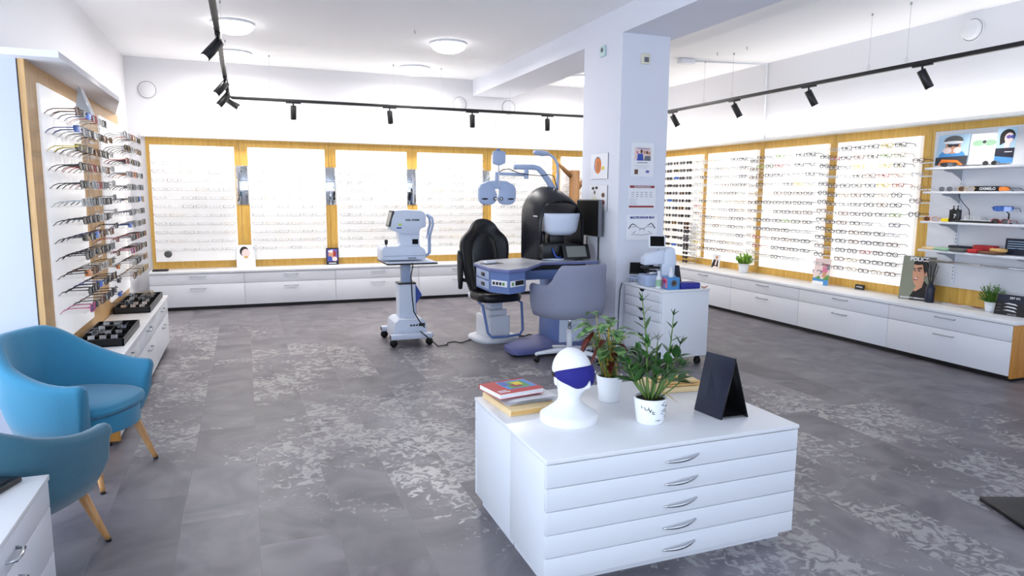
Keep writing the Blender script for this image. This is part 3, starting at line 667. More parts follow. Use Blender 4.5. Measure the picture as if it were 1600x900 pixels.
m=MB(); m.box(-.03,-.02,0,.03,.02,.03,'yellow',.003); o=m.build('paper_tag'); o.matrix_world=facing(5.99,4.47,1.286,190); tag(o,'small pale yellow block on the third wall shelf','box')
m=MB(); m.box(-.16,-.07,0,.16,.07,.016,'black_plastic',.004); m.box(-.13,-.05,.016,.14,.05,.022,'white_plastic',.003); o=m.build('glasses_tray'); o.matrix_world=facing(6.04,4.20,1.286,182); tag(o,'flat black tray with clear glasses on the third wall shelf','tray')
put(False,9,6.03,4.25,1.325,190,'clear eyeglasses lying in the black tray on the third shelf')
m=MB(); m.tube([(6.04,4.40,1.54),(6.05,4.395,1.50),(6.06,4.36,1.45),(6.05,4.30,1.40),(6.04,4.28,1.34),(6.04,4.28,1.31)],.003,'black_rubber'); tag(m.build('charging_cable'),'thin black cable hanging between the second and third wall shelves','cable')
cloths=[('folded beige cloth at the left end of the lowest shelf','pine_board',6.02,4.60,1.021,.13,.11,.022),('mint green glasses case on the lowest shelf','mint',5.995,4.46,1.021,.15,.10,.026),('grey speckled glasses case on the lowest shelf','poster_grey',5.99,4.30,1.021,.15,.10,.03),
 ('bright red small case in front on the lowest shelf','red',5.99,4.165,1.021,.09,.09,.035),('brown wooden flat case on the lowest shelf','brown',6.0,4.03,1.021,.17,.12,.024),('long dark blue case at the back of the lowest shelf','navy',6.13,4.40,1.021,.20,.07,.045),('large red case at the back of the lowest shelf','red',6.13,4.17,1.021,.19,.08,.065),('gold brown case resting on the wooden one','mdf_edge',6.0,3.97,1.046,.11,.08,.028)]
for lb,mt,x,y,z,L,D,H in cloths:
    m=MB(); m.box(-L/2,-D/2,0,L/2,D/2,H,mt,min(.009,H*.35)); m.box(-L/2+.002,-D/2+.001,H*.52,L/2-.002,D/2-.001,H*.56,'ink_dark')
    o=m.build('glasses_case'); o.matrix_world=facing(x,y,z,180+(x*997%1-.5)*16); tag(o,lb,'case','glasses cases on the lowest wall shelf')
card('display_box','navy striped box leaning at the right end of the lowest shelf','box',facing(6.12,3.90,1.021,186,-4),.19,.14,'navy',[([(.1,.8-.14*i),(.95,.8-.14*i),(.95,.84-.14*i),(.1,.84-.14*i)],'poster_sky') for i in range(4)]+[(ell(.5,.2,.2,.2),'navy')],t=.02)

# ------------------------------------------------------------------ right worktop objects
m=MB(); m.lathe([(.0,0),(.038,0),(.042,.004),(.042,.14),(.030,.165),(.018,.18),(.018,.20)],'navy',seg=24,cap=False); 
rd=thing('reed_diffuser','dark navy reed diffuser bottle with black sticks on the right worktop','diffuser',(6.1,4.64,.506)); m.build('bottle',rd)
m=MB()
for i in range(7):
    a=i*.9; m.tube([(0,0,.12),(.05*math.cos(a),.055*math.sin(a),.37+.02*math.sin(i*3))],.0035,'black_plastic',6)
m.build('reeds',rd,'black wooden reeds')
def leaf(mb,base,d,L,W,mt,bend=.3,fold=.15,n=6,shape=1.0):
    base=Vector(base); d=Vector(d).normalized(); side=d.cross(Vector((0,0,1)))
    if side.length<.05: side=Vector((1,0,0))
    side.normalize(); nrm=side.cross(d).normalized()
    rows=[]
    for i in range(n+1):
        t=i/n; c=base+d*L*t*(1-.1*bend*t)-Vector((0,0,1))*bend*L*t*t*.6
        wv=W*.5*math.sin(math.pi*min(1,(t*.96+.04))**(.75*shape))+.0004
        rows.append([c-side*wv+nrm*fold*wv,c,c+side*wv+nrm*fold*wv])
    mb.loft(rows,mt,closed=False)
def small_plant(name,label,x,y,z,pr,ph,fr,fh,mt,n,seed,lw):
    p=thing(name,label,'plant',(x,y,z))
    m=MB(); m.lathe([(.0,0),(pr*.74,0),(pr*.78,.004),(pr,ph),(pr*.93,ph),(pr*.88,ph-.012),(0,ph-.012)],'ceramic_white',seg=28,cap=False); m.build('pot',p)
    m=MB(); m.lathe([(pr*.88,ph-.018),(pr*.6,ph-.008),(0,ph-.008)],'soil',cap=False); m.build('soil',p)
    m=MB(); r=random.Random(seed)
    for i in range(n):
        a=r.uniform(0,2*math.pi); el=r.uniform(.15,1.45); L=fh*(.55+.45*math.sin(el))*r.uniform(.75,1.05)
        d=Vector((math.cos(a)*math.cos(el)*fr/fh,math.sin(a)*math.cos(el)*fr/fh,math.sin(el)))
        b0=Vector((math.cos(a)*pr*.3,math.sin(a)*pr*.3,ph-.01)); tip=b0+d*L
        m.tube([b0,b0+d*L*.5,tip],[.0018,.0014,.0008],mt,4)
        for k in range(6):
            t=.3+.7*k/5; q=b0+d*L*t
            dd=Vector((r.uniform(-1,1),r.uniform(-1,1),r.uniform(.0,1)))+d*.8
            leaf(m,q,dd,lw*2.6,lw,mt,.3,.2,3)
    m.build('foliage',p,recalc=False)
    return p
small_plant('potted_plant','bushy green fern-like plant in a white pot at the end of the right worktop',6.13,4.07,.506,.055,.088,.14,.165,'leaf_fern',95,5,.0085)
small_plant('potted_plant','small bright green plant in a white pot on the right worktop',6.1,7.30,.506,.072,.12,.12,.13,'leaf_bright',60,6,.02)
m=MB(); m.box(-.10,-.05,0,.10,.05,.004,'page_white',.001); m.box(-.06,-.02,.0041,.04,.02,.0046,'orange'); o=m.build('leaflet'); o.matrix_world=T(6.2,4.45,.506)@RZ(95); tag(o,'flat leaflet with an orange print beside the reed diffuser','leaflet')
m=MB(); m.box(-.09,-.05,0,.09,.05,.004,'page_white',.001); m.box(-.07,-.03,.0041,.03,.03,.0046,'dark_red'); o=m.build('leaflet'); o.matrix_world=T(6.2,4.26,.506)@RZ(85); tag(o,'flat leaflet with a red print behind the fern-like plant','leaflet')

# ------------------------------------------------------------------ left worktop trays
def comp_tray(x0,y0,x1,y1,nx,ny,label,H=.05,rz=0):
    W,L=x1-x0,y1-y0
    t=thing('compartment_tray',label,'tray',((x0+x1)/2,(y0+y1)/2,.506),R_(rz),'black trays of eyeglasses on the left worktop')
    m=MB(); m.box(-W/2,-L/2,0,W/2,L/2,.006,'black_plastic')
    for x in (-W/2,W/2-.008): m.box(x,-L/2,0,x+.008,L/2,H,'black_plastic')
    for y in (-L/2,L/2-.008): m.box(-W/2,y,0,W/2,y+.008,H,'black_plastic')
    m.build('case',t)
    m=MB()
    for i in range(1,nx): m.box(-W/2+W*i/nx-.002,-L/2+.01,.006,-W/2+W*i/nx+.002,L/2-.01,H*.85,'black_plastic')
    for j in range(1,ny): m.box(-W/2+.01,-L/2+L*j/ny-.002,.006,W/2-.01,-L/2+L*j/ny+.002,H*.85,'black_plastic')
    m.build('dividers',t)
    for i in range(1,nx):
        for j in range(ny):
            if (i*3+j)%4==0: continue
            m=MB(); X=-W/2+W*i/nx; Y=-L/2+L*(j+.5)/ny
            m.prism([(-.012,0),(.012,0),(0,.022)],-.02,.02,'chrome',M=T(X,Y,H*.8)@RZ(90)@RX(90)@I4); m.build('clip',t,'small silver clip')
    return t
comp_tray(-1.05,6.36,-.775,7.28,4,6,'large black compartment tray on the left worktop, further from the armchairs')
comp_tray(-1.04,5.0,-.775,5.72,4,4,'black compartment tray on the left worktop, just behind the blue armchair')
r=random.Random(4)
for i,(x,y) in enumerate(((-.95,6.5),(-.85,6.75),(-.98,7.0),(-.86,7.1),(-.95,5.2),(-.86,5.45))):
    M=T(x,y,.506+.068)@RZ(r.uniform(60,120)); place_eyewear(i%2==0 and i<3,[10,0,13,5,6,3][i],M,['dark round sunglasses on near end of the large tray','black rectangular eyeglasses lying in the large tray','clear sunglasses resting in the large tray','gold round eyeglasses at the far end of the large tray','silver eyeglasses in the tray behind the armchair','grey eyeglasses in the far half of the tray behind the armchair'][i],'eyewear lying in the black trays',True)
m=MB(); m.box(-.09,-.06,0,.09,.06,.02,'black_plastic',.004); m.box(-.075,-.045,.02,.075,.045,.022,'charcoal_plastic'); o=m.build('flat_tray'); o.location=(-1.04,9.72,.506); tag(o,'flat black box at the left end of the back worktop','tray')
# folded card peak on top of left panel
bk=thing('bracket_sign','triangular grey and white bracket at the top of the near left panel','bracket')
for y0_,mm in ((-.06,'white_plastic'),(.055,'grey_metal')):
    m=MB(); m.prism([(0,0),(.10,0),(.03,.2)],y0_,y0_+.005,mm,M=T(-1.01,5.36,1.99)@RX(90)); m.build('plate',bk)
m=MB(); m.box(-1.012,5.30,1.985,-.915,5.42,1.99,'white_plastic'); m.build('base_strip',bk)

# ------------------------------------------------------------------ centre island: two drawer cabinets and a shared top
def island(y0,y1,front,label,):
    u=thing('flat_drawer_cabinet',label,'cabinet',(0,0,0),0,'low white flat-drawer cabinets of the centre island')
    m=MB(); 
    if front: m.box(1.0,y0+.02,.045,2.18,y1,.512,'white_laminate',.0015); m.box(1.02,y0+.05,0,2.155,y1-.005,.045,'white_laminate')
    else: m.box(1.0,y0,.045,2.18,y1-.02,.512,'white_laminate',.0015); m.box(1.02,y0+.005,0,2.155,y1-.05,.045,'white_laminate')
    m.build('body',u)
    for i in range(5):
        z0=.048+.0928*i; m=MB()
        if front: m.box(.998,y0,z0,2.182,y0+.019,z0+.0895,'white_laminate',.0012)
        else: m.box(.998,y1-.019,z0,2.182,y1,z0+.0895,'white_laminate',.0012)
        d=m.build('drawer',u)
        m=MB(); L=.155; pts=[]; y=y0 if front else y1; s=-1 if front else 1
        rings=[]
        for k in range(11):
            u_=-1+2*k/10; x=1.592+L/2*u_; yy=y+s*(.004+.022*(1-u_*u_)); z=z0+.042+.008*(u_)
            h=.0018+.0038*(1-u_*u_*.8); th=.0025
            rings.append([(x,yy-th,z-h),(x,yy+th,z-h),(x,yy+th,z+h),(x,yy-th,z+h)])
        m.loft(rings,'chrome'); m.build('handle',d,'curved chrome bow handle')
    return u
island(2.21,2.59,True,'low white five-drawer cabinet at the front of the centre island')
island(2.592,3.06,False,'low white cabinet forming the back half of the centre island')
m=MB(); m.box(.995,2.207,.513,2.185,3.062,.53,'worktop_white',.0015)
tag(m.build('worktop'),'white top board across both halves of the centre island','worktop')

# mannequin head
def smooth(a,b,x):
    t=max(0,min(1,(x-a)/(b-a))); return t*t*(3-2*t)
hd=thing('mannequin_head','white foam mannequin head wearing a blue eye mask on the centre island','mannequin',(1.275,2.60,.53),R_(-72+90))
# local: face towards -y, z up from the table
def headr(z,a):   # a: angle, face at -90deg
    fx,fy=math.cos(a),math.sin(a)
    face=max(0,-fy)
    if z<.035: rx,ry=.128-(.0 if z>.008 else (.008-z)*.8),.122
    elif z<.115:
        t=smooth(.02,.10,z); rx=.126*(1-t)+.047*t; ry=.120*(1-t)+.050*t
    else:
        # neck to skull
        t=smooth(.085,.19,z); top=.322
        k=max(0,1-((z-.222)/(.102))**2) if z>.222 else 1
        sk=math.sqrt(k); jaw=smooth(.11,.20,z)
        rx=(.047+(.077-.047)*smooth(.10,.21,z))*sk; ry=(.050+(.098-.050)*smooth(.105,.19,z))*sk
        if fy>0: ry=(.050+(.092-.050)*smooth(.14,.23,z))*sk
    return rx,ry,face
m=MB(); rings=[]; seg=48
zsr=[0,.004,.012,.024,.034,.042,.05,.06,.07,.08,.09,.10,.108,.114,.120,.126,.132,.138,.144,.15,.156,.162,.168,.174,.18,.186,.192,.198,.205,.212,.22,.23,.24,.25,.26,.27,.28,.29,.298,.305,.311,.316,.320,.3225]
for z in zsr:
    ring=[]
    for k in range(seg):
        a=2*math.pi*k/seg; rx,ry,face=headr(z,a); x=rx*math.cos(a); y=ry*math.sin(a)
        u=abs(math.cos(a))
        if z>.1:
            n=math.exp(-(x/.013)**2)*face       # nose
            nz=math.exp(-((z-.172)/.013)**2)*.020+math.exp(-((z-.188)/.014)**2)*.012+math.exp(-((z-.20)/.010)**2)*.006
            y-=n*nz
            y-=math.exp(-(x/.020)**2)*face*(math.exp(-((z-.150)/.005)**2)*.005+math.exp(-((z-.141)/.005)**2)*.004)   # lips
            y-=math.exp(-(x/.018)**2)*face*math.exp(-((z-.122)/.010)**2)*.008   # chin
            y+=face*(math.exp(-((abs(x)-.030)/.012)**2)*math.exp(-((z-.203)/.010)**2))*.008   # eye sockets
            y-=face*math.exp(-(x/.05)**2)*math.exp(-((z-.222)/.010)**2)*.003
        ring.append((x,y-(.012*smooth(.09,.2,z)),z))
    rings.append(ring)
m.loft(rings,'white_foam'); m.build('head_form',hd)
m=MB()
for sx in (-1,1): m.ball((sx*.074,.004,.190),.018,'white_foam',sc=(.35,.7,1.25))
m.build('ears',hd)
mk=thing('eye_mask','deep blue padded eye mask with black strap on the mannequin head','eye mask',(1.275,2.60,.53),R_(-72+90))
m=MB(); outer=[];cols=[]
NA=40
for k in range(NA+1):
    a=R_(-90-100+200*k/NA); u=(k/NA-.5)*2
    zt=.262-.034*abs(u)**2; zb=.178-.012*math.exp(-((abs(u)-.34)/.2)**2)+.030*math.exp(-(u/.10)**2)+.030*abs(u)**3
    cl=[]
    for j in range(9):
        v=j/8; z=zb+(zt-zb)*v; rx,ry,f=headr(z,a); 
        off=.006+.007*math.sin(math.pi*v)*(1-abs(u)**4)+.010*math.exp(-(u/.2)**2)*(1-.6*v)
        cl.append(((rx+off)*math.cos(a),(ry+off)*math.sin(a)-.012*smooth(.09,.2,z),z))
    inner=[]
    for j in range(8,-1,-1):
        v=j/8; z=zb+(zt-zb)*v; rx,ry,f=headr(z,a); inner.append(((rx+.001)*math.cos(a),(ry+.001)*math.sin(a)-.012*smooth(.09,.2,z),z))
    cols.append(cl+inner)
m.loft(cols,'blue_mask'); m.build('mask_pad',mk)
m=MB(); cols=[]
for k in range(25):
    a=R_(0+180*k/24+10*(1-2*k/24)-0); cl=[]
    for z,o_ in ((.202,.001),(.202,.004),(.222,.004),(.222,.001)):
        rx,ry,f=headr(z,a); cl.append(((rx+o_)*math.cos(a),(ry+o_)*math.sin(a)-.012,z))
    cols.append(cl)
m.loft(cols,'black_rubber'); m.build('strap',mk,'black elastic strap')
m=MB(); a=R_(-58); rx,ry,f=headr(.232,a); m.box(-.006,-.002,-.004,.006,.001,.004,'page_white',.0005,M=T((rx+.014)*math.cos(a),(ry+.014)*math.sin(a)-.012,.230)@RZ(32)); m.build('tag',mk,'small white tag')

# books
def book(name,label,M,w,d,h,cover,page,spine=True,art=()):
    b_=thing(name,label,'book',(0,0,0),0,'books on the centre island'); b_.matrix_world=M
    m=MB(); m.box(-w/2+.003,-d/2+.003,.0015,w/2-.003,d/2-.003,h-.0015,page); m.build('pages',b_)
    m=MB(); m.box(-w/2,-d/2,0,w/2,d/2,.0015,cover); m.box(-w/2,-d/2,h-.0015,w/2,d/2,h,cover)
    if spine: m.box(-w/2,d/2-.003,0,w/2,d/2,h,cover)
    k=0
    for x0,y0,x1,y1,mm in art: k+=1; m.box(x0*w-w/2,y0*d-d/2,h,x1*w-w/2,y1*d-d/2,h+.0003*k,mm)
    m.build('cover',b_)
m=MB(); m.prism([(-.115,-.16),(.115,-.16),(.125,-.150),(.125,.15),(.115,.16),(-.115,.16)],0,.03,'pine_board',bev=.003)
m.box(-.113,-.1612,.006,.113,-.1602,.024,'mdf_edge')
o=m.build('wooden_block'); o.matrix_world=T(1.155,2.89,.53)@RZ(4); tag(o,'pale wooden block under the books on the centre island','block')
m=MB()
for i in range(7):
    pts=[(-.12,-.10,0),(.12,-.09,0),(.12,.10,0),(-.12,.10,0)]
    M=T(1.165+.004*i,2.885,.5615+.0018*i)@RZ(4+5*math.sin(i*2.3)); rings=[]
    for k in range(7):
        x=-.115+.23*k/6; z=.001+.004*math.sin(k*1.1+i)*abs(x)/.11*(.5)
        rings.append([(x,-.10,z+.001*i),(x,.10,z+.001*i)])
    m.loft(rings,'page_white',closed=False,M=M)
m.build('paper_sheets'); tag(bpy.data.objects['paper_sheets'],'loose curled white sheets between the red book and the wooden block','paper')
book('book','red book with blue and green cover picture, top of the island pile',T(1.13,2.92,.588)@RZ(10),.235,.20,.024,'red','page_white',True,
     [(.32,.25,.98,.9,'sky_blue'),(.42,.3,.85,.8,'green'),(.5,.35,.7,.6,'dark_red'),(.6,.5,.78,.75,'yellow'),(.36,.55,.5,.85,'mid_blue'),(.05,.1,.28,.14,'page_white'),(.05,.2,.24,.23,'page_white')])
# plants
def pot(mb,rb,rt_,h,mt): mb.lathe([(.0,0),(rb*.96,0),(rb,.004),(rt_,h-.004),(rt_,h),(rt_*.93,h),(rt_*.90,h-.012),(0,h-.012)],mt,seg=36,cap=False)
p1=thing('potted_plant','striped-leaf plant with yellow stalks in a plain white pot on the island','plant',(1.585,2.80,.53))
m=MB(); pot(m,.048,.063,.125,'ceramic_white'); m.build('pot',p1)
m=MB(); m.lathe([(.058,.112),(.04,.118),(0,.118)],'soil',cap=False); m.build('soil',p1)
mf=MB(); ms=MB(); mr=MB(); r=random.Random(12)
for i in range(40):
    a=r.uniform(0,2*math.pi); h=r.uniform(.10,.29); s=r.uniform(.02,.12)
    b0=Vector((r.uniform(-.03,.03),r.uniform(-.03,.03),.115)); tip=b0+Vector((math.cos(a)*s,math.sin(a)*s,h))
    mid=b0.lerp(tip,.5)+Vector((math.cos(a),math.sin(a),0))*(-.01)
    ms.tube([b0,mid,tip],[.003,.0026,.0018],'stem_yellow' if i%3 else 'stem_green',5)
    d=Vector((math.cos(a),math.sin(a),r.uniform(-.1,.5)))
    leaf(mf,tip,d,r.uniform(.085,.13),r.uniform(.042,.058),'leaf_striped',r.uniform(.3,1.1),.2,8)
    if i%2==0: leaf(mf,b0.lerp(tip,.6),Vector((math.cos(a+2),math.sin(a+2),.3)),r.uniform(.06,.09),.036,'leaf_striped',.6,.2,8)
for px,dz,dirx in ((-.10,.27,-1),(-.12,.25,-1),(-.06,.20,-1),(.0,.16,.3)):
    leaf(mr,(px,-.02,.1+dz*.9),(dirx*.6,-.2,-.5),.10,.026,'leaf_red',.7,.2,8)
    ms.tube([(px*.2,0,.115),(px*.7,-.01,.1+dz*.6),(px,-.02,.1+dz*.9)],.002,'stem_yellow',5)
for i in range(8):
    a=r.uniform(-2.8,-.3); leaf(mr,(math.cos(a)*.04,math.sin(a)*.04,.16+.02*i),(math.cos(a),math.sin(a),.1),.07,.03,'leaf_red',.8,.2,7)
mf.build('foliage',p1,recalc=False); ms.build('stalks',p1); mr.build('red_leaves',p1,'dark red drooping leaves',recalc=False)
p2=thing('potted_plant','dark green plant with upright feathered stems in a lettered white pot','plant',(1.60,2.465,.53))
m=MB(); pot(m,.058,.072,.112,'ceramic_white'); m.build('pot',p2)
m=MB(); m.lathe([(.066,.100),(.04,.105),(0,.105)],'soil',cap=False); m.build('soil',p2)
m=MB()
for ch,aa,z,s in (('L',-152,.083,.022),('O',-135,.076,.028),('V',-122,.068,.034),('E',-110,.060,.028)):
    a=R_(aa); rr=.058+.014*z/.112+.0006; m.text(ch,s,'ink_dark',T(rr*math.cos(a),rr*math.sin(a),z)@RZ(aa+90)@RX(90-5),.0003)
r=random.Random(2)
for i in range(16):
    aa=r.uniform(-95,-45); z=r.uniform(.02,.10); a=R_(aa); rr=.058+.014*z/.112+.0004; L=r.uniform(.004,.011)
    m.box(-L,-.0004,-.0012,L,0,.0012,'ink_grey' if i%2 else 'ink_dark',0,M=T(rr*math.cos(a),rr*math.sin(a),z)@RZ(aa+90)@RX(-6)@RY(r.uniform(-30,30)))
m.build('pot_print',p2,'grey printed lettering',recalc=False)
def zz(mst,mlf,b0,tip,n,L,W,bow=(0,0,0),start=.35):
    b0=Vector(b0); tip=Vector(tip); bow=Vector(bow); P=lambda t:b0.lerp(tip,t)+bow*math.sin(math.pi*t)
    mst.tube([P(i/6) for i in range(7)],[.0055,.005,.0045,.004,.0034,.0028,.002],'stem_green',6)
    ax=(tip-b0).normalized(); sd=ax.cross(Vector((.44,.9,0))).normalized()
    for i in range(n):
        t=start+(1-start)*i/(n-1); s=1-.45*(t-start)/(1-start)
        for sg in (-1,1):
            d=ax*.75+sd*sg*(.9-.4*t)+Vector((.2,-.3,0))*math.sin(i*2.1)
            leaf(mlf,P(t),d,L*s,W*s,'leaf_dark',.12,.25,7,1.1)
    leaf(mlf,tip,ax,L*.5,W*.4,'leaf_dark',0,.3,6)
mf=MB(); ms=MB()
zz(ms,mf,(-.02,.0,.10),(-.045,.02,.53),5,.088,.028,(.012,0,0),.42)
zz(ms,mf,(.03,.01,.10),(.135,.05,.45),4,.066,.022,(.02,0,0),.52)
zz(ms,mf,(.0,.0,.10),(.02,-.01,.36),4,.08,.032,(0,0,0),.35)
r=random.Random(8)
for i in range(11):
    a=2*math.pi*i/11+r.uniform(-.2,.2); s=r.uniform(.05,.15); h=r.uniform(.12,.26)
    zz(ms,mf,(math.cos(a)*.02,math.sin(a)*.02,.10),(math.cos(a)*s,math.sin(a)*s,.10+h),3,.092,.052,(math.cos(a)*.015,math.sin(a)*.015,.01),.45)
ms.tube([(.03,-.01,.10),(.10,-.02,.145),(.15,-.03,.19)],.003,'stem_green',5)
for d,q in (((1,.1,.2),(.14,-.03,.185)),((.8,-.5,.1),(.12,-.025,.17)),((.9,.5,.5),(.13,-.02,.18))): leaf(mf,q,d,.075,.032,'leaf_dark',.3,.2,7)
mf.build('foliage',p2,recalc=False); ms.build('stems',p2)
m=MB(); leaf(m,(.02,-.05,.145),(.75,-.35,-.45),.085,.022,'leaf_yellow',.2,.25,8); m.build('yellow_leaf',p2,'withered yellow leaf',recalc=False)
# wooden board lying behind the plants
bd=thing('wooden_tray','pale wooden tray with carved slots lying at the back of the island','tray',(2.02,2.91,.53),R_(-6))
m=MB(); m.box(-.15,-.12,0,.15,.12,.022,'pine_board',.003); m.build('base',bd)
for i,(x,y) in enumerate(((.02,.06),(-.02,.01),(.03,-.04),(.0,-.085))):
    m=MB(); m.box(x-.11,y-.010,.022,x+.10,y+.010,.030,'mdf_edge',.004); m.box(x-.09,y-.012,.0221,x+.085,y-.0105,.0235,'brown'); m.build('slat',bd)
# black A-frame sign
sg=thing('table_sign','blank black A-shaped table sign on the centre island','sign',(0,0,0))
A=Vector((1.885,2.535,.531));B=Vector((1.905,2.37,.531));C=Vector((2.045,2.365,.531));D=Vector((2.03,2.53,.531))
top1=Vector((1.935,2.53,.80)); top2=Vector((1.968,2.372,.80))
def slab(mb,a,b,c,d,t,mt):
    n=(b-a).cross(d-a).normalized()*t; mb.loft([[a,b,c,d],[a+n,b+n,c+n,d+n]],mt,smooth=False)
m=MB(); slab(m,A,B,top2,top1,.004,'navy'); m.build('front_panel',sg,'glossy dark navy panel')
m=MB(); slab(m,D,C,top2,top1,.004,'black_plastic'); m.build('rear_panel',sg)
m=MB(); 
for a_,b_ in ((A,B),(A,top1),(B,top2)): m.tube([a_+Vector((0,0,.003)),b_+Vector((0,0,.0))],.003,'black_plastic',6)
m.build('frame_edge',sg)
m=MB(); slab(m,B.lerp(top2,.04),C.lerp(top2,.04),D.lerp(top1,.14),A.lerp(top1,.14),.002,'black_plastic'); m.build('brace',sg)

# ------------------------------------------------------------------ tub armchairs
def tub(name,label,cat,loc,rz,fabric,legs,par,group=None):
    """local: front = +x ; shell with arms"""
    c=thing(name,label,cat,loc,rz,group)
    ro,hb,ha,zb,th,am,fx=par['ro'],par['hb'],par['ha'],par['zb'],par['th'],par['am'],par['fx']
    rings=[]; n=36
    for i in range(n+1):
        a=R_(-am+2*am*i/n)   # 0 = back
        t=abs(a)/R_(am)
        h=hb+(ha-hb)*smooth(*par.get('tr',(.18,.95)),t)
        # outline
        cx,sy=-math.cos(a),math.sin(a)
        rx=ro*1.0; ry=ro*par.get('wy',1.05)
        X=rx*cx; Y=ry*math.copysign(abs(sy)**.8,sy)
        if t>.62: X+= (t-.62)/.38*fx
        inn=Vector((-cx,-sy,0)) if t<.6 else Vector((-cx*(1-(t-.6)/.4),-math.copysign(1,sy),0)); inn.normalize()
        tht=th*(1-.12*t)
        e=1 if 0<i<n else .7
        k=par['taper']
        ob=Vector((X*k,Y*k,zb)); ot=Vector((X,Y,h))
        om=Vector((X*(k+.7*(1-k)),Y*(k+.7*(1-k)),zb+(h-zb)*.45))
        pts=[ob, ob.lerp(om,.5)+Vector((cx,sy,0))*.008, om+Vector((cx,sy,0))*.006, om.lerp(ot,.6), ot+Vector((0,0,-.03)), ot+inn*.012+Vector((0,0,-.006)), ot+inn*tht*.5, ot+inn*(tht-.012)+Vector((0,0,-.006)), ot+inn*tht+Vector((0,0,-.03)),
             om+inn*tht*1.15+Vector((0,0,.05)), Vector((om.x,om.y,zb+.10))+inn*tht*1.2, ob+inn*tht*1.2+Vector((0,0,.0))]
        rings.append(pts)
    m=MB()
    # rounded front ends: repeat end ring shrunk
    def shrink(r,f,dx):
        ce=sum(r,Vector())/len(r); return [ce+(p-ce)*f+Vector((dx,0,0)) for p in r]
    def endr(r): 
        out=[]
        for f,dx in ((.97,.012),(.86,.024),(.6,.031)):
            ce=sum(r,Vector())/len(r); q=[]
            for p in r:
                v=p-ce; q.append(ce+Vector((v.x+dx,v.y*f,v.z*(.5+.5*f))))
            out.append(q)
        return out
    e1=endr(rings[-1]); e0=endr(rings[0])
    rings=list(reversed(e0))+rings+e1
    m.loft(rings,fabric); m.build('shell',c)
    # stitched seams on the inside back
    # underside / base
    m=MB(); k=par['taper']; base=[]
    for i in range(40):
        a=2*math.pi*i/40; x=-math.cos(a)*ro*k*.93; y=math.sin(a)*ro*k*.98
        if x>0: x=min(x*1.0+fx*.6*min(1,x/(ro*.5)),ro*k+fx*.75); y*=1
        base.append((x,y))
    m.prism(base,zb+.002,zb+.10,fabric,bev=.01); m.build('base',c)
    m=MB(); cu=[]
    w=ro*par.get('wy',1.05)-th*1.05
    for i in range(48):
        a=2*math.pi*i/48; x=-math.cos(a); y=math.sin(a)
        xx=x*(ro-th-.01) if x<0 else math.copysign(abs(x)**.6,x)*(fx+ro*.62); yy=math.copysign(abs(y)**.7,y)*w*.99
        cu.append((xx,yy))
    z0=zb+.10; z1=par['seat']
    rings=[]
    for f,z in ((.90,z0),(.98,z0+.012),(1,z0+.03),(1,z1-.03),(.985,z1-.012),(.93,z1-.001),(.7,z1+.006),(.3,z1+.010)):
        rings.append([(p[0]*f,p[1]*f,z) for p in cu])
    m.loft(rings,fabric); m.build('seat_cushion',c)
    if legs:
        for sx,sy_ in ((1,1),(1,-1),(-1,1),(-1,-1)):
            m=MB(); x0,y0=.17*sx+.02,.17*sy_; x1,y1=.235*sx+.04,.235*sy_
            m.tube([(x0,y0,zb+.03),(x0+(x1-x0)*.9,y0+(y1-y0)*.9,.035),(x1,y1,.012)],[.024,.0125,.0118],'oak_leg',14); l=m.build('leg',c,'tapered oak leg')
            m=MB(); m.tube([(x1-.001,y1,.012),(x1,y1,0.0)],.0120,'black_rubber',12); m.build('foot',l)
    return c
ap=dict(ro=.335,hb=.78,ha=.57,zb=.27,th=.075,am=112,fx=.10,taper=.78,seat=.43,wy=1.02)
tub('armchair','sky blue fabric tub armchair with splayed oak legs before the left wall','armchair',(-.88,4.11,0),R_(-24),'fabric_sky',True,ap)
tub('armchair','teal fabric tub armchair nearest the camera, beside the corner chest','armchair',(-.955,3.12,0),R_(60),'fabric_teal',True,dict(ap,hb=.69,ha=.55,seat=.38))

# corner cabinet at lower left
u=thing('drawer_chest','low white drawer chest cut off at the lower left corner','cabinet',(0,0,0))
m=MB(); m.box(-1.5,1.7,.05,-.715,2.765,.48,'white_laminate',.001); m.box(-1.48,1.75,0,-.74,2.74,.05,'black_plastic'); m.build('body',u)
m=MB(); m.box(-1.51,1.69,.481,-.693,2.775,.50,'worktop_white',.0015); m.build('top',u)
for z0,z1 in ((.388,.478),(.216,.384),(.052,.212)):
    m=MB(); m.box(-.714,1.7,z0,-.696,2.765,z1,'white_laminate',.0012); d=m.build('drawer',u)
    m=MB(); m.tube([(-.697,2.28,z1-.055),(-.672,2.29,z1-.055),(-.668,2.33,z1-.055),(-.672,2.37,z1-.055),(-.697,2.38,z1-.055)],.006,'chrome',8); m.build('handle',d,'curved chrome handle')
m=MB(); m.box(-.22,-.15,0,.22,.15,.018,'black_plastic',.003); 
for i in range(8):
    for j in range(4): m.box(-.2+.05*i,-.13+.065*j,.018,-.16+.05*i,-.08+.065*j,.021,'charcoal_plastic',.001)
o=m.build('keyboard'); o.matrix_world=T(-.98,2.58,.501)@RZ(70); tag(o,'black keyboard-like pad on the corner drawer chest','keyboard')
# dark floor plate at right edge
m=MB(); m.box(-.22,-.22,0,.22,.22,.028,'black_plastic',.004); m.box(-.2,-.2,.028,.2,.2,.030,'charcoal_plastic'); m.tube([(.1,0,.03),(.1,0,1.2)],.012,'black_metal')
m.b.free()
fs=thing('floor_stand_base','flat black base plate of a floor stand at the right edge','stand',(3.54,1.95,0),R_(-22))
m=MB(); m.box(-.25,-.17,.0,.25,.17,.022,'black_plastic',.004); m.build('plate',fs)
m=MB(); m.tube([(.2,0,.022),(.2,0,.95)],.014,'black_metal',12); m.build('post',fs)

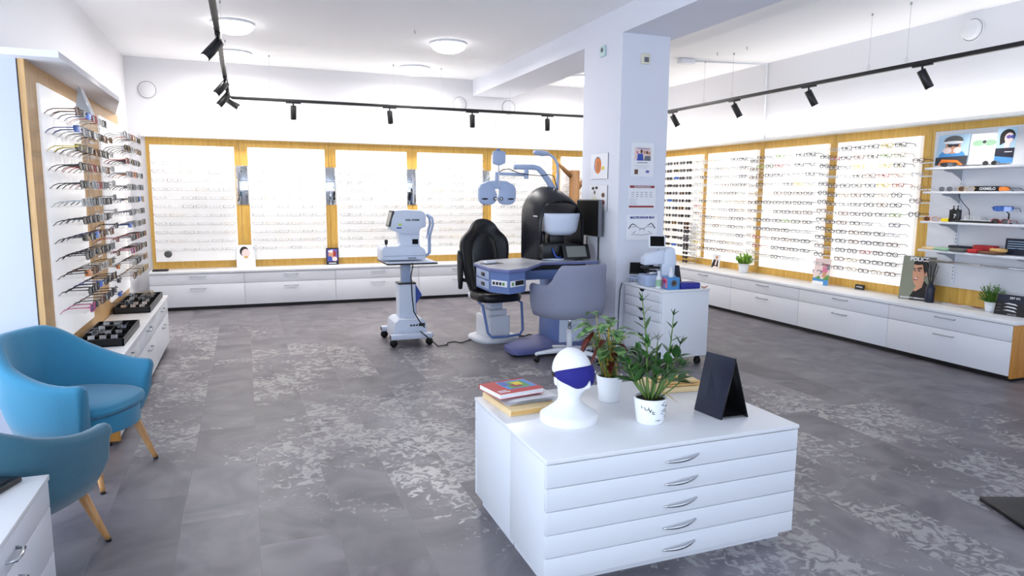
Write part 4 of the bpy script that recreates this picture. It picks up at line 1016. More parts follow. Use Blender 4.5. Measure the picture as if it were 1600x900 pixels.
# ------------------------------------------------------------------ autorefractor on its table
tb=thing('instrument_table','white rolling instrument table with black-edged top and four casters','table',(1.49,6.85,0))
m=MB(); m.box(-.24,-.27,.815,.27,.27,.83,'black_plastic',.006); m.box(-.232,-.262,.83,.262,.262,.838,'device_white',.002); m.build('tabletop',tb)
m=MB(); m.box(-.055,-.05,.60,.055,.05,.815,'device_blue',.008) if False else m.box(-.045,-.045,.58,.045,.045,.815,'device_blue',.006); m.build('upper_column',tb)
m=MB(); m.box(-.085,-.08,.13,.085,.08,.60,'device_white',.006); m.build('lower_column',tb)
m=MB(); m.box(-.09,-.085,.60,.09,.085,.615,'black_plastic',.003); m.build('column_cap',tb)
m=MB(); m.prism([(0,0),(.07,-.12),(.0,-.22)],-.005,.005,'mid_blue',M=T(.09,-.03,.60)@RX(90)); m.box(.086,-.06,.16,.092,.06,.58,'mid_blue'); m.build('blue_panel',tb,'blue side panel')
m=MB(); m.prism([(-.17,.09),(-.15,.23),(-.11,.26),(.13,.26),(.16,.23),(.18,.09)],-.18,.18,'device_white',M=RX(90),bev=.008)
for x in (.03,.06,.0): m.box(x,-.187,.19,x+.02,-.179,.205,'ink_dark')
m.box(.09,-.187,.185,.15,-.179,.215,'black_plastic'); m.build('power_box',tb)
for y in (-.24,.25):
    m=MB(); m.box(-.21,y-.035,.075,.21,y+.035,.125,'device_white',.006); m.box(-.213,y-.03,.08,-.209,y+.03,.12,'black_plastic'); m.box(.209,y-.03,.08,.213,y+.03,.12,'black_plastic'); b_=m.build('foot_bar',tb)
    for x in (-.18,.18):
        m=MB(); m.tube([(x,y-.012,.038),(x,y+.012,.038)],.037,'black_rubber',18); m.box(x-.012,y-.015,.035,x+.012,y+.015,.078,'black_plastic',.003); m.build('caster',b_,'black twin caster')
m=MB(); m.box(-.03,.165,.09,.03,.2,.12,'device_white'); m.box(-.06,-.20,.08,.06,.22,.125,'device_white',.005); m.build('cross_bar',tb)
ar=thing('autorefractor','white eye-testing machine with chin rest standing on the rolling table','eye instrument',(1.49,6.85,.839))
k=.00660
def pp(lst): return [((x-636.5)*k,(404-y)*k-.0+.0) for x,y in lst]
m=MB(); XZ=RX(90)
m.prism(pp([(597,402),(664,402),(664,389),(660,384.5),(655,382),(600,382),(597,387)]),-.13,.13,'device_white',M=XZ,bev=.008); m.box(-.24,-.132,.052,.165,.132,.055,'ink_grey'); m.build('base',ar)
m=MB(); m.prism(pp([(621,383),(627,379),(625,362),(657,362),(655,378),(660,386),(621,386)]),-.075,.075,'device_white',M=XZ,bev=.006)
m.box(.05,-.082,.155,.13,-.075,.225,'device_white',.004) ; m.build('neck',ar)
m=MB(); m.prism(pp([(612,352.8),(614,341),(619,328.5),(638,327),(657,328),(664,331),(666,336),(666,352.5),(657,356),(655,364),(628,364),(622,360),(613,357.5)]),-.10,.10,'device_white',M=XZ,bev=.010); m.build('body',ar)
m=MB(); m.box(.055,-.0835,.165,.115,-.082,.215,'screen_black'); m.build('window',ar,'dark square window')
m=MB(); m.prism(pp([(609.5,352),(611.5,353),(618.5,329),(615.5,328.5)]),-.09,.09,'charcoal_plastic',M=XZ); m.prism(pp([(609.2,350),(609.6,350.5),(615.2,331),(614.8,331)]),-.075,.075,'screen_grey',M=XZ); m.build('screen',ar,'tilted display screen')
m=MB(); m.tube([(-.20,-.05,.14),(-.20,-.05,.165)],.008,'grey_metal'); m.tube([(-.20,-.05,.163),(-.20,-.05,.172),(-.20,-.05,.205),(-.20,-.05,.212)],[.010,.015,.017,.012],'black_plastic',14); m.build('joystick',ar,'black joystick')
m=MB()
m.tube([(.17,0,.045),(.225,0,.045),(.25,0,.07),(.252,0,.22)],.017,'device_blue',10)
for y in (-.06,.06): m.tube([(.252,0,.20),(.245,y*.7,.24),(.258,y,.30),(.275,y,.36),(.268,y,.42),(.235,y*.6,.455)],.0125,'device_blue',8)
m.tube([(.235,-.036,.455),(.235,.036,.455)],.011,'device_blue',8); m.box(.22,-.03,.215,.26,.03,.25,'device_white',.008); m.build('chin_rest',ar,'grey-blue chin and forehead rest')
m=MB(); m.text('KRK-7000M',.028,'ink_dark',T(.055,-.1012,.405)@RX(90),.0004,.0008); m.box(-.085,-.1012,.352,-.055,-.1,.372,'lime'); m.box(-.105,-.1012,.322,-.055,-.1,.336,'mid_blue'); m.text('TOPCON',.02,'ink_dark',T(.04,-.131,.028)@RX(90),.0004,.0008); m.build('markings',ar,recalc=False)
cb=MB(); cb.tube([(1.50,6.575,.835),(1.50,6.565,.80),(1.49,6.60,.7),(1.495,6.58,.5),(1.51,6.58,.35),(1.56,6.58,.26),(1.60,6.55,.205),(1.60,6.52,.20)],.006,'black_rubber',8)
cb.tube([(1.56,6.54,.16),(1.66,6.5,.07),(1.72,6.46,.012),(1.82,6.50,.010),(1.86,6.60,.010),(1.94,6.62,.010),(1.98,6.55,.010),(2.05,6.6,.010),(2.12,6.66,.010),(2.18,6.74,.010)],.006,'black_rubber',8)
tag(cb.build('power_cable'),'black power cable trailing from the rolling table to the exam chair','cable')
cb=MB(); cb.tube([(2.62,6.75,.008),(2.72,6.65,.008),(2.80,6.72,.008),(2.9,6.6,.008)],.007,'black_rubber',8)
tag(cb.build('power_cable'),'black cable on the floor between exam chair and desk pedestal','cable')

# ------------------------------------------------------------------ exam chair
ec=thing('exam_chair','black leather examination chair on a white pedestal with foot loop','chair',(2.37,6.66,0),R_(-82))  # local +x = front
m=MB(); rings=[]
for f,z in ((1,.0),(1.0,.03),(.97,.045),(.88,.052)):
    rings.append([((.24*math.copysign(abs(math.cos(2*math.pi*i/40))**.7,math.cos(2*math.pi*i/40)))*f,(.245*math.copysign(abs(math.sin(2*math.pi*i/40))**.7,math.sin(2*math.pi*i/40)))*f,z) for i in range(40)])
m.loft(rings,'white_plastic'); m.build('base_plate',ec)
m=MB(); m.prism([(-.15,-.13),(.13,-.13),(.15,-.11),(.15,.11),(.13,.13),(-.15,.13)],.05,.27,'white_plastic',bev=.012); m.box(-.11,-.10,.27,.12,.10,.33,'white_plastic',.012); m.box(-.07,-.07,.33,.08,.07,.45,'device_white',.01); m.build('pedestal',ec)
m=MB(); m.tube([(.10,-.22,.42),(.20,-.225,.40),(.27,-.20,.13),(.28,-.16,.085),(.29,0,.08),(.28,.16,.085),(.27,.20,.13),(.20,.225,.40),(.10,.22,.42)],.014,'steel_blue',10); m.build('foot_loop',ec,'blue-grey tubular foot loop')
m=MB(); rings=[]
def seatp(f,z): 
    out=[]
    for i in range(40):
        a=2*math.pi*i/40; c_,s_=math.cos(a),math.sin(a); out.append((.03+.24*math.copysign(abs(c_)**.55,c_)*f,.245*math.copysign(abs(s_)**.6,s_)*f*(1.0 if c_>0 else .92),z))
    return out
m.loft([seatp(.85,.42),seatp(.97,.43),seatp(1,.46),seatp(.99,.495),seatp(.93,.515),seatp(.8,.518),seatp(.5,.505),seatp(.1,.500)],'black_leather'); m.build('seat',ec)
# backrest
m=MB(); rings=[]
hw=[(.44,.17),(.52,.20),(.62,.235),(.75,.262),(.88,.283),(.97,.288),(1.03,.275),(1.08,.235),(1.115,.185),(1.15,.155),(1.19,.135),(1.22,.11),(1.24,.07),(1.248,.03)]
for z,h in hw:
    lean=-.20-.10*(z-.44); ring=[]; N=14; f=smooth(1.26,1.18,z) if z>1.18 else 1
    f=1 if z<1.18 else max(.15,(1.255-z)/.075)
    for i in range(N+1):
        u=-1+2*i/N; ring.append((lean+.035*f+.055*abs(u)**2.5*f,h*u,z))
    for i in range(N,-1,-1):
        u=-1+2*i/N; ring.append((lean-.055*f*(1-abs(u)**4*.6)+.03*abs(u)**2.5,h*u*1.0,z))
    rings.append(ring)
m.loft(rings,'black_leather'); m.build('backrest',ec,sub=1)
m=MB(); rings=[]
for z,h in ((.52,.12),(.60,.145),(.75,.155),(.90,.155),(1.0,.135),(1.06,.10),(1.09,.05)):
    lean=-.20-.10*(z-.44); rings.append([(lean+.045+.022*(1-(u*u))**.5+.0,h*u,z) for u in [-1+2*i/10 for i in range(11)]]+[(lean+.030,h*u,z) for u in [1-2*i/10 for i in range(11)]])
m.loft(rings,'black_leather'); m.build('back_cushion',ec)
for sy_ in (-1,1):
    y=sy_*.285
    m=MB()
    if sy_<0:
        m.prism([(-.22,.52),(-.18,.52),(-.16,.62),(-.15,.82),(-.19,.92),(-.23,.93),(-.25,.86),(-.24,.66)],y-.02,y+.02,'black_leather',M=Matrix(((1,0,0,0),(0,0,1,0),(0,1,0,0),(0,0,0,1))),bev=.012)
        m.tube([(-.21,y+.03,.62),(-.21,y+.09,.60)],.02,'black_plastic')
    else:
        m.prism([(-.22,.62),(.10,.62),(.12,.66),(-.22,.68)],y-.03,y+.03,'black_leather',M=Matrix(((1,0,0,0),(0,0,1,0),(0,1,0,0),(0,0,0,1))),bev=.01)
        m.tube([(-.2,y,.64),(-.2,y-.08,.60)],.02,'black_plastic')
    m.build('armrest',ec)
m=MB(); m.box(-.26,-.17,.42,-.12,.17,.47,'device_white',.01); m.build('hinge_cover',ec)

# ------------------------------------------------------------------ refraction desk unit
du=thing('refraction_desk','grey-blue eye examination desk with angled corner block, pedestal and base plate','desk',(0,0,0))
Z=.87
top=[(1.965,6.08),(1.955,5.60),(2.06,5.40),(2.28,5.52),(2.60,5.93),(3.2,5.93),(3.2,6.48),(2.5,6.42),(2.1,6.28)]
m=MB(); m.prism(top,Z-.028,Z-.004,'desk_edge',bev=.003); m.prism([(p[0]*.99+.026,p[1]*.99+.06) for p in top],Z-.004,Z,'desk_top_grey'); m.build('tabletop',du)
m=MB(); blk=[(1.975,6.02),(1.97,5.62),(2.075,5.43),(2.26,5.535),(2.36,5.75),(2.36,6.1),(2.0,6.1)]
m.prism(blk,.655,Z-.028,'steel_blue'); m.build('corner_block',du)
def onface(a,b,u,z,out=.001):
    a=Vector((*a,0)); b=Vector((*b,0)); d=(b-a).normalized(); n=Vector((d.y,-d.x,0)); ang=math.degrees(math.atan2(d.y,d.x)); p=a.lerp(b,u)+n*out; return T(p.x,p.y,z)@RZ(ang)
fa=(blk[0],blk[1]); 
for z in (.71,.795):
    m=MB(); m.box(-.18,-.006,-.036,.18,.0,.036,'device_blue',.003,M=onface(*fa,.5,z)); d=m.build('drawer',du)
    m=MB(); m.box(-.05,-.009,-.016,.05,-.006,.016,'black_plastic',.003,M=onface(*fa,.55,z)); m.build('pull_slot',d,'black recessed pull')
for (a,b,wd,lab,keys) in ((blk[1],blk[2],.09,'white key panel',[(-.06,'navy'),(-.022,'navy'),(.015,'navy'),(.052,'green')]),(blk[2],blk[3],.095,'key panel with green and black keys',[(-.065,'green')])):
    m=MB(); m.box(-wd,-.005,-.027,wd,0,.027,'page_white',.002,M=onface(a,b,.5,.74)); d=m.build('control_panel',du,lab)
    m=MB()
    for x,mm in keys: m.box(x-.012,-.008,-.013,x+.012,-.005,.013,mm,.001,M=onface(a,b,.5,.74))
    if len(keys)==1: m.box(-.03,-.009,-.02,.085,-.005,.02,'black_plastic',.002,M=onface(a,b,.5,.745))
    m.build('keys',d)
m=MB(); m.box(2.36,5.98,.70,3.1,6.3,.79,'steel_blue',.004); m.box(2.36,6.0,.79,3.1,6.3,Z-.028,'black_plastic'); m.build('beam',du)
m=MB(); m.box(2.80,5.97,.02,3.06,6.45,.70,'steel_blue',.006); m.build('pedestal',du)
m=MB(); m.box(2.806,5.958,.03,3.056,5.97,.70,'device_white',.004); m.build('pedestal_panel',du,'white front panel')
m=MB(); m.prism([(2.26,6.04),(2.25,5.84),(2.29,5.77),(2.86,5.77),(3.10,5.9),(3.10,6.45),(2.80,6.45),(2.5,6.30)],.022,.075,'plate_blue',bev=.008); m.build('base_plate',du)
for x,y in ((2.31,5.86),(2.85,5.84),(2.45,6.2)):
    m=MB(); m.tube([(x,y,0),(x,y,.024)],.02,'black_rubber',12); m.build('foot',du)
# lamp and instrument arms
lp=thing('lamp_arm','grey-blue upright with curved reading lamp arm behind the black hood','lamp',(0,0,0))
m=MB(); m.tube([(2.97,6.43,Z),(2.97,6.42,1.45),(2.965,6.40,1.72)],[.022,.02,.017],'device_blue',12); m.build('post',lp)
m=MB(); m.tube([(2.965,6.40,1.70),(2.965,6.4,1.76),(2.955,6.4,1.82),(2.925,6.4,1.87),(2.88,6.4,1.90),(2.83,6.4,1.91)],.013,'device_blue',10); m.build('curved_arm',lp)
m=MB(); m.loft([[ (x,6.4+wy*math.cos(2*math.pi*k_/16),z+wz*math.sin(2*math.pi*k_/16)) for k_ in range(16)] for x,wy,wz,z in ((2.86,.015,.012,1.915),(2.84,.04,.022,1.915),(2.79,.055,.030,1.913),(2.74,.055,.026,1.918),(2.705,.045,.020,1.922),(2.695,.02,.01,1.922))],'device_blue'); m.build('lamp_head',lp)
ph=thing('phoropter','grey-blue lens-testing phoropter hanging from its arm above the exam chair','eye instrument',(0,0,0))
m=MB(); m.tube([(2.95,6.40,1.50),(2.87,6.40,1.63),(2.80,6.40,1.72),(2.75,6.40,1.765),(2.70,6.4,1.775),(2.49,6.40,1.775)],[.034,.032,.030,.028,.026,.024],'device_blue',12); m.build('main_arm',ph)
m=MB(); m.box(2.60,6.38,1.66,2.64,6.42,1.76,'device_blue',.006); m.tube([(2.64,6.4,1.70),(2.30,6.38,1.705)],.016,'device_blue',10); m.tube([(2.30,6.38,1.72),(2.30,6.38,1.60)],.016,'device_blue',10); m.build('swing_arm',ph)
m=MB()
for sx in (-1,1):
    pts=[]
    for i in range(28):
        a=2*math.pi*i/28; c_,s_=math.cos(a),math.sin(a)
        X=.093*math.copysign(abs(c_)**.7,c_); Zz=.104*math.copysign(abs(s_)**.7,s_)
        if X*sx<0 and Zz>0: X*=.80
        pts.append((2.308+sx*.099+X,1.507+Zz))
    m.prism(pts,-6.42,-6.36,'device_blue',M=RX(90),bev=.01)
m.prism([(2.115,1.55),(2.14,1.60),(2.22,1.632),(2.31,1.64),(2.40,1.632),(2.475,1.60),(2.502,1.55),(2.40,1.54),(2.31,1.56),(2.22,1.54)],-6.415,-6.365,'device_blue',M=RX(90),bev=.006)
m.build('lens_head',ph)
m=MB()
for sx in (-1,1):
    m.tube([(2.308+sx*.032,6.358,1.462),(2.308+sx*.032,6.350,1.462)],.017,'black_plastic',16); m.tube([(2.308+sx*.03,6.349,1.462),(2.308+sx*.03,6.347,1.462)],.010,'page_white',14)
    m.ball((2.308+sx*.135,6.36,1.46),.035,'navy',sc=(1,.15,.25))
m.build('eyepieces',ph,'black and white eyepieces')
m=MB(); m.tube([(2.318,6.37,1.60),(2.318,6.37,1.84)],.008,'white_plastic',8); m.prism([(2.255,1.80),(2.255,1.915),(2.29,1.925),(2.345,1.925),(2.385,1.915),(2.385,1.81),(2.34,1.785),(2.30,1.785)],-6.385,-6.355,'device_blue',M=RX(90),bev=.005); m.tube([(2.31,6.37,1.925),(2.31,6.37,1.945)],[.022,.010],'steel_blue',12); m.build('near_card_holder',ph,'hexagonal chart holder on a white rod')
m=MB(); m.tube([(2.32,6.36,1.72),(2.36,6.35,1.745),(2.42,6.35,1.75),(2.52,6.36,1.715),(2.62,6.36,1.70),(2.75,6.35,1.69),(2.85,6.35,1.705),(2.90,6.36,1.69),(2.96,6.38,1.55),(2.985,6.38,1.53)],.0045,'black_rubber',6); m.build('cable',ph,'thin black cable')
# small remote on desk
rm_=thing('remote_control','white remote on a black pad at the corner of the examination desk','remote',(2.10,5.95,Z),R_(18))
m=MB(); m.box(-.10,-.05,0,.10,.05,.004,'black_plastic',.001); m.build('pad',rm_,'thin black pad'); m=MB(); m.box(-.085,-.03,.004,.035,.02,.028,'white_plastic',.008); m.build('handset',rm_)

# black hood instrument
vh=thing('vision_screener','black arched hood instrument with white visor and tilted touch screen','eye instrument',(0,0,Z))
xc,hwid=2.885,.24
def arch(x0,zt,w,zs_,n=16):
    pts=[(x0-w,0)]+[(x0-w,zs_)]+[(x0-w*math.cos(math.pi*i/n),zs_+(zt-zs_)*math.sin(math.pi*i/n)) for i in range(1,n)]+[(x0+w,zs_),(x0+w,0)]
    return pts
m=MB()
# rim profile: outer and inner arches at successive depths (front = small y)
rings=[]
def hood_ring(y,zt,w,zs_,x0,zb=0.0):
    o_=arch(x0,zt,w,zs_); i_=arch(x0,zt-.014,w-.014,zs_)
    return [(x,y,max(z,zb)) for x,z in o_]+[(x,y,max(z,zb)) for x,z in reversed(i_)]
for y,zt,w,zs_,x0 in ((6.13,.59,.235,.36,2.90),(6.18,.63,.245,.38,2.89),(6.26,.67,.252,.40,2.875),(6.36,.71,.255,.42,2.855),(6.44,.72,.25,.42,2.845),(6.47,.71,.245,.42,2.845)):
    rings.append(hood_ring(y,zt,w,zs_,x0))
m.loft(rings,'charcoal_plastic'); m.build('hood',vh)
m=MB(); m.box(2.632,6.14,.42,2.636,6.40,.432,'white_plastic'); m.text('visionix',.03,'page_white',T(2.633,6.33,.455)@RZ(-90)@RX(90),.0004,.0006); m.build('hood_marking',vh,'white line and lettering',recalc=False)
m=MB(); m.loft([[(x0+w*math.cos(a),6.12+d*math.sin(a),z) for a in [R_(180+180*i/16) for i in range(17)]]+[(x0+w,6.30,z),(x0-w,6.30,z)] for x0,w,d,z in ((2.88,.11,.06,.245),(2.88,.155,.10,.275),(2.88,.165,.115,.30),(2.885,.185,.125,.42),(2.885,.188,.125,.455))],'device_white'); m.build('visor',vh,'pale curved visor')
m=MB(); m.loft([[(x0+w*math.cos(a),6.16+d*math.sin(a),z) for a in [R_(180+180*i/16) for i in range(17)]]+[(x0+w,6.42,z),(x0-w,6.42,z)] for x0,w,d,z in ((2.885,.192,.12,.43),(2.885,.192,.12,.46),(2.885,.18,.08,.52),(2.885,.12,.03,.57))],'black_plastic'); m.box(2.79,6.18,.15,2.95,6.32,.25,'black_plastic',.01); m.box(2.72,6.22,.14,2.76,6.28,.27,'black_plastic',.006); m.build('head_unit',vh)
m=MB(); m.prism([(2.66,.02),(2.66,.15),(2.72,.165),(3.04,.165),(3.11,.14),(3.11,.02)],-6.40,-6.06,'black_plastic',M=RX(90),bev=.01); m.lathe([(.19,0),(.2,.006),(.19,.018)],'device_white',(2.88,6.2,.001),32); m.build('base',vh)
m=MB(); M=T(2.99,6.0,.085)@RZ(6)@RX(-22); m.box(-.15,-.012,-.075,.15,.012,.075,'black_plastic',.008,M=M); d=m.build('touch_screen',vh,'tilted black-framed touch screen')
m=MB(); m.box(-.115,-.0135,-.055,.105,-.012,.055,'screen_grey',.0,M=M); m.build('display',d,'grey display')
m=MB(); m.tube([(2.76,6.05,.12),(2.765,6.04,.09),(2.78,6.03,.05),(2.81,6.02,.03),(2.84,6.02,.04)],.009,'mid_blue',8); m.build('blue_cord',vh,'shiny blue coil')

# monitor on the pillar side
mn=thing('wall_monitor','black flat monitor mounted on the left side of the pillar','monitor',(3.175,6.05,1.105),R_(-90))
m=MB(); m.box(-.30,-.015,0,.17,.02,.355,'black_plastic',.005); m.box(.171,-.016,0,.178,.022,.355,'ink_grey',.002); m.build('housing',mn)
m=MB(); m.box(-.29,-.0165,.012,.158,-.0152,.343,'screen_black'); m.build('screen',mn)
m=MB(); m.box(-.05,.02,.12,.05,.07,.24,'black_metal',.004); m.tube([(0,.05,.18),(.03,.13,.18)],.02,'black_metal'); m.build('wall_bracket',mn)
m=MB(); m.tube([(3.225,5.99,1.11),(3.225,5.99,.3)],.006,'black_rubber',6); m.tube([(3.13,6.05,1.10),(3.12,6.04,.98),(3.09,6.02,.90),(3.05,6.02,.875)],.005,'black_rubber',6); tag(m.build('monitor_cable'),'black cables hanging down the pillar under the monitor','cable')
m=MB(); m.tube([(3.30,5.64,.68),(3.27,5.62,.62),(3.26,5.62,.4),(3.26,5.63,.1)],.005,'black_rubber',6); tag(m.build('power_cable'),'thin black cable running down the pillar beside the rolling cart','cable')

# ------------------------------------------------------------------ office tub chair
oc=dict(ro=.29,hb=.905,ha=.72,zb=.43,th=.055,am=112,fx=.08,taper=.90,seat=.56,wy=1.12,tr=(.42,.72))
och=tub('office_chair','grey upholstered office tub chair on a white five-star base with casters','chair',(2.70,5.52,0),R_(104),'fabric_grey',False,oc)
m=MB(); m.tube([(0,0,.30),(0,0,.44)],.016,'chrome',14); m.build('gas_lift',och,'chrome gas lift'); m=MB(); m.tube([(0,0,.09),(0,0,.30)],.027,'white_plastic',16); m.lathe([(.0,.07),(.05,.08),(.045,.12),(.03,.14)],'white_plastic',cap=False); m.build('column',och,'white column')
for i in range(5):
    a=2*math.pi*i/5+1.08; m=MB(); c_,s_=math.cos(a),math.sin(a)
    rings=[]
    for t,w_,z0,z1 in ((.03,.03,.075,.13),(.12,.028,.082,.125),(.22,.024,.075,.105),(.30,.020,.065,.088),(.315,.012,.065,.080)):
        rings.append([(t*c_-w_*s_,t*s_+w_*c_,z0),(t*c_+w_*s_,t*s_-w_*c_,z0),(t*c_+w_*.6*s_,t*s_-w_*.6*c_,z1),(t*c_-w_*.6*s_,t*s_+w_*.6*c_,z1)])
    m.loft(rings,'white_plastic'); l=m.build('star_leg',och)
    m=MB()
    for dd in (-.014,.014): m.tube([(.30*c_-dd*s_-.006*-s_,.30*s_+dd*c_,.029),(.30*c_-(dd+.010*(1 if dd>0 else -1))*s_,.30*s_+(dd+.010*(1 if dd>0 else -1))*c_,.029)],.029,'black_rubber',16)
    m.tube([(.30*c_,.30*s_,.03),(.30*c_,.30*s_,.07)],.010,'grey_metal'); m.build('caster',l,'black twin-wheel caster')

# ------------------------------------------------------------------ rolling cart beside the pillar
ct=thing('rolling_cart','white rolling drawer cart in front of the pillar','cart',(0,0,0))
m=MB(); m.box(3.33,5.0,.085,3.815,5.60,.672,'white_laminate',.002); m.build('body',ct)
m=MB(); m.box(3.305,4.992,.672,3.82,5.61,.69,'worktop_white',.002); m.build('top',ct)
for z0,z1 in ((.585,.668),(.497,.581),(.408,.493),(.26,.404),(.09,.256)):
    m=MB(); m.box(3.31,5.004,z0,3.329,5.596,z1,'white_laminate',.0015); d=m.build('drawer',ct)
    m=MB(); m.prism([(-.045,.0),(.045,.0),(.02,-.022),(-.02,-.022)],-.002,.001,'black_plastic',M=T(3.3095,5.30,z1)@RZ(-90)@RX(90)); m.build('finger_cutout',d,'dark finger cut-out')
for x,y in ((3.38,5.06),(3.76,5.06),(3.38,5.54),(3.76,5.54)):
    m=MB()
    for dd in (-.012,.012): m.tube([(x+dd-.006,y,.03),(x+dd+.006,y,.03)],.03,'black_rubber',16)
    m.box(x-.016,y-.016,.05,x+.016,y+.016,.086,'black_plastic',.003); m.build('caster',ct)
# items on the cart
lm=thing('lensmeter','white digital lensmeter with tilting screen on the rolling cart','eye instrument',(3.47,5.33,.691),R_(-12))
m=MB(); m.box(-.13,-.10,0,.16,.12,.10,'device_blue',.012); m.build('base',lm)
m=MB(); m.prism([(.03,0),(.16,0),(.17,.08),(.165,.26),(.15,.335),(.12,.355),(.06,.33),(.03,.28)],-.05,.07,'device_white',M=RX(90),bev=.012); m.build('body',lm)
m=MB(); m.prism([(-.14,.19),(-.14,.25),(-.10,.295),(.05,.335),(.05,.20)],-.045,.075,'device_white',M=RX(90),bev=.012); m.tube([(-.05,-.01,.17),(-.05,-.01,.20)],.02,'black_plastic',14); m.box(-.14,-.05,.155,.02,.04,.175,'black_plastic',.006); m.build('optic_arm',lm)
m=MB(); m.tube([(-.04,0,.10),(-.04,0,.13)],.045,'chrome',20); m.box(-.11,-.03,.13,.0,.03,.142,'black_plastic',.004); m.build('lens_stage',lm,'metal lens stage')
m=MB(); M=T(-.015,-.04,.40)@RZ(-14)@RX(-20); m.box(-.075,-.012,-.06,.075,.012,.06,'white_plastic',.008,M=M); m.tube([(0,.0,.32),(0,-.02,.38)],.014,'white_plastic'); d=m.build('tilting_screen',lm,'white framed screen')
m=MB(); m.box(-.062,-.0132,-.045,.062,-.012,.048,'screen_black',0,M=M); m.build('display',d)
sb=thing('tablet','dark tilted tablet on a white stand behind the glass bowl on the cart','tablet',(3.40,5.50,.691),R_(-35))
m=MB(); M=T(0,0,.14)@RX(-32); m.box(-.09,-.006,-.06,.09,.006,.06,'black_plastic',.004,M=M); m.build('body',sb); m=MB(); m.box(-.082,-.0068,-.052,.082,-.006,.052,'screen_black',0,M=M); m.build('screen',sb)
m=MB(); m.box(-.08,-.05,0,.08,.06,.01,'white_plastic',.003); m.box(-.02,.0,.01,.02,.03,.12,'white_plastic',.004); m.build('stand',sb)
bw=thing('basket','clear ribbed basket with a grey cloth rim at the back of the cart','basket',(3.385,5.535,.691))
m=MB(); 
for i in range(20):
    a=2*math.pi*i/20; m.tube([(.055*math.cos(a),.045*math.sin(a),.0),(.07*math.cos(a),.058*math.sin(a),.05)],.004,'device_blue' if i%2 else 'grey_metal',6)
m.lathe([(0,0),(.055,0),(.055,.004)],'white_plastic',cap=False); m.build('wall',bw)
m=MB(); m.tube([(.07*math.cos(2*math.pi*i/24),.06*math.sin(2*math.pi*i/24),.055) for i in range(25)],.009,'device_blue',8); m.build('rim',bw)
bt=thing('pump_bottle','white bottle with green label on the front corner of the cart','bottle',(3.375,5.135,.691))
m=MB(); m.lathe([(0,0),(.024,0),(.026,.006),(.026,.085),(.02,.105),(.011,.115),(.011,.12)],'white_plastic',seg=24,cap=False); m.build('body',bt)
m=MB(); m.lathe([(.0265,.02),(.0265,.08)],'mint',cap=False); m.build('label_band',bt,'green printed label'); m=MB(); m.lathe([(.012,.12),(.012,.15),(.008,.156),(.0,.156)],'white_plastic',cap=False); m.build('cap',bt)
tx=thing('tissue_box','blue and pink tissue box with a tissue sticking out on the cart','tissue box',(3.46,5.075,.691),R_(-8))
m=MB(); m.box(-.058,-.055,0,.058,.055,.105,'sky_blue',.002); m.build('box',tx)
m=MB(); m.box(-.0592,-.05,.012,-.0582,.05,.098,'pink'); m.ball((-.0595,0,.068),.026,'magenta',sc=(.05,1.2,.6)); m.box(-.0598,-.012,.012,-.0592,.018,.05,'sky_blue'); m.lathe([(.0,0),(.03,0),(.03,.0008)],'ink_grey',M=T(.005,-.0552,.055)@RX(90),cap=False); m.lathe([(.0,0),(.018,0),(.018,.0014)],'brown',M=T(.005,-.0552,.055)@RX(90),cap=False); m.build('print',tx,'pink and grey print')
m=MB(); rings=[]
for t in range(7):
    z=.10+.085*t/6; w_=.030*(1-t/6*.6); rings.append([((.9+.25*math.sin(5*2*math.pi*i/20+t))*w_*math.cos(2*math.pi*i/20)*.9,(.9+.25*math.cos(3*2*math.pi*i/20+t))*w_*math.sin(2*math.pi*i/20)*.6,z+.01*math.sin(i*1.3)) for i in range(20)])
m.loft(rings,'page_white'); m.build('tissue',tx)
m=MB(); m.box(-.10,-.06,0,.10,.06,.052,'deep_blue',.003); m.box(-.101,-.061,.03,.101,.061,.032,'mid_blue'); o=m.build('blue_box'); o.matrix_world=T(3.63,5.08,.691)@RZ(-2); tag(o,'deep blue rectangular box on the cart beside the tissues','box')
m=MB(); m.prism([(0,0),(.06,0),(.015,.19),(.0,.19)],-.05,.05,'charcoal_plastic',M=RX(90)); o=m.build('card_holder'); o.matrix_world=T(3.60,5.24,.691)@RZ(10); tag(o,'dark leaning card holder behind the blue box','holder')
m=MB(); m.tube([(-.03,0,.01),(-.01,-.01,.006),(.01,0,.006),(.035,-.005,.022)],[.004,.006,.006,.003],'skin'); o=m.build('wooden_hook'); o.location=(3.775,5.02,.691); tag(o,'tiny copper-coloured clip on the front right corner of the cart','clip')

# wooden branch stand on back worktop
bs=thing('branch_stand','wooden tree-like stand with angled branches on the back worktop','display stand',(4.83,9.80,.506))
m=MB(); m.tube([(0,0,.0),(0,0,.6),(0,0,1.38)],[.10,.085,.08],'branch_wood',14); m.build('trunk',bs)
for z,dx,dz in ((1.30,-.33,.22),(.85,-.42,.32),(1.1,.25,.25),(.45,-.3,.22)):
    m=MB(); m.tube([(0,0,z-.05),(dx*.5,0,z+dz*.35),(dx,0,z+dz)],[.05,.035,.018],'branch_wood',10); m.build('branch',bs)
m=MB(); m.box(-.13,-.10,0,.13,.10,.02,'branch_wood',.004); m.build('foot_plate',bs)

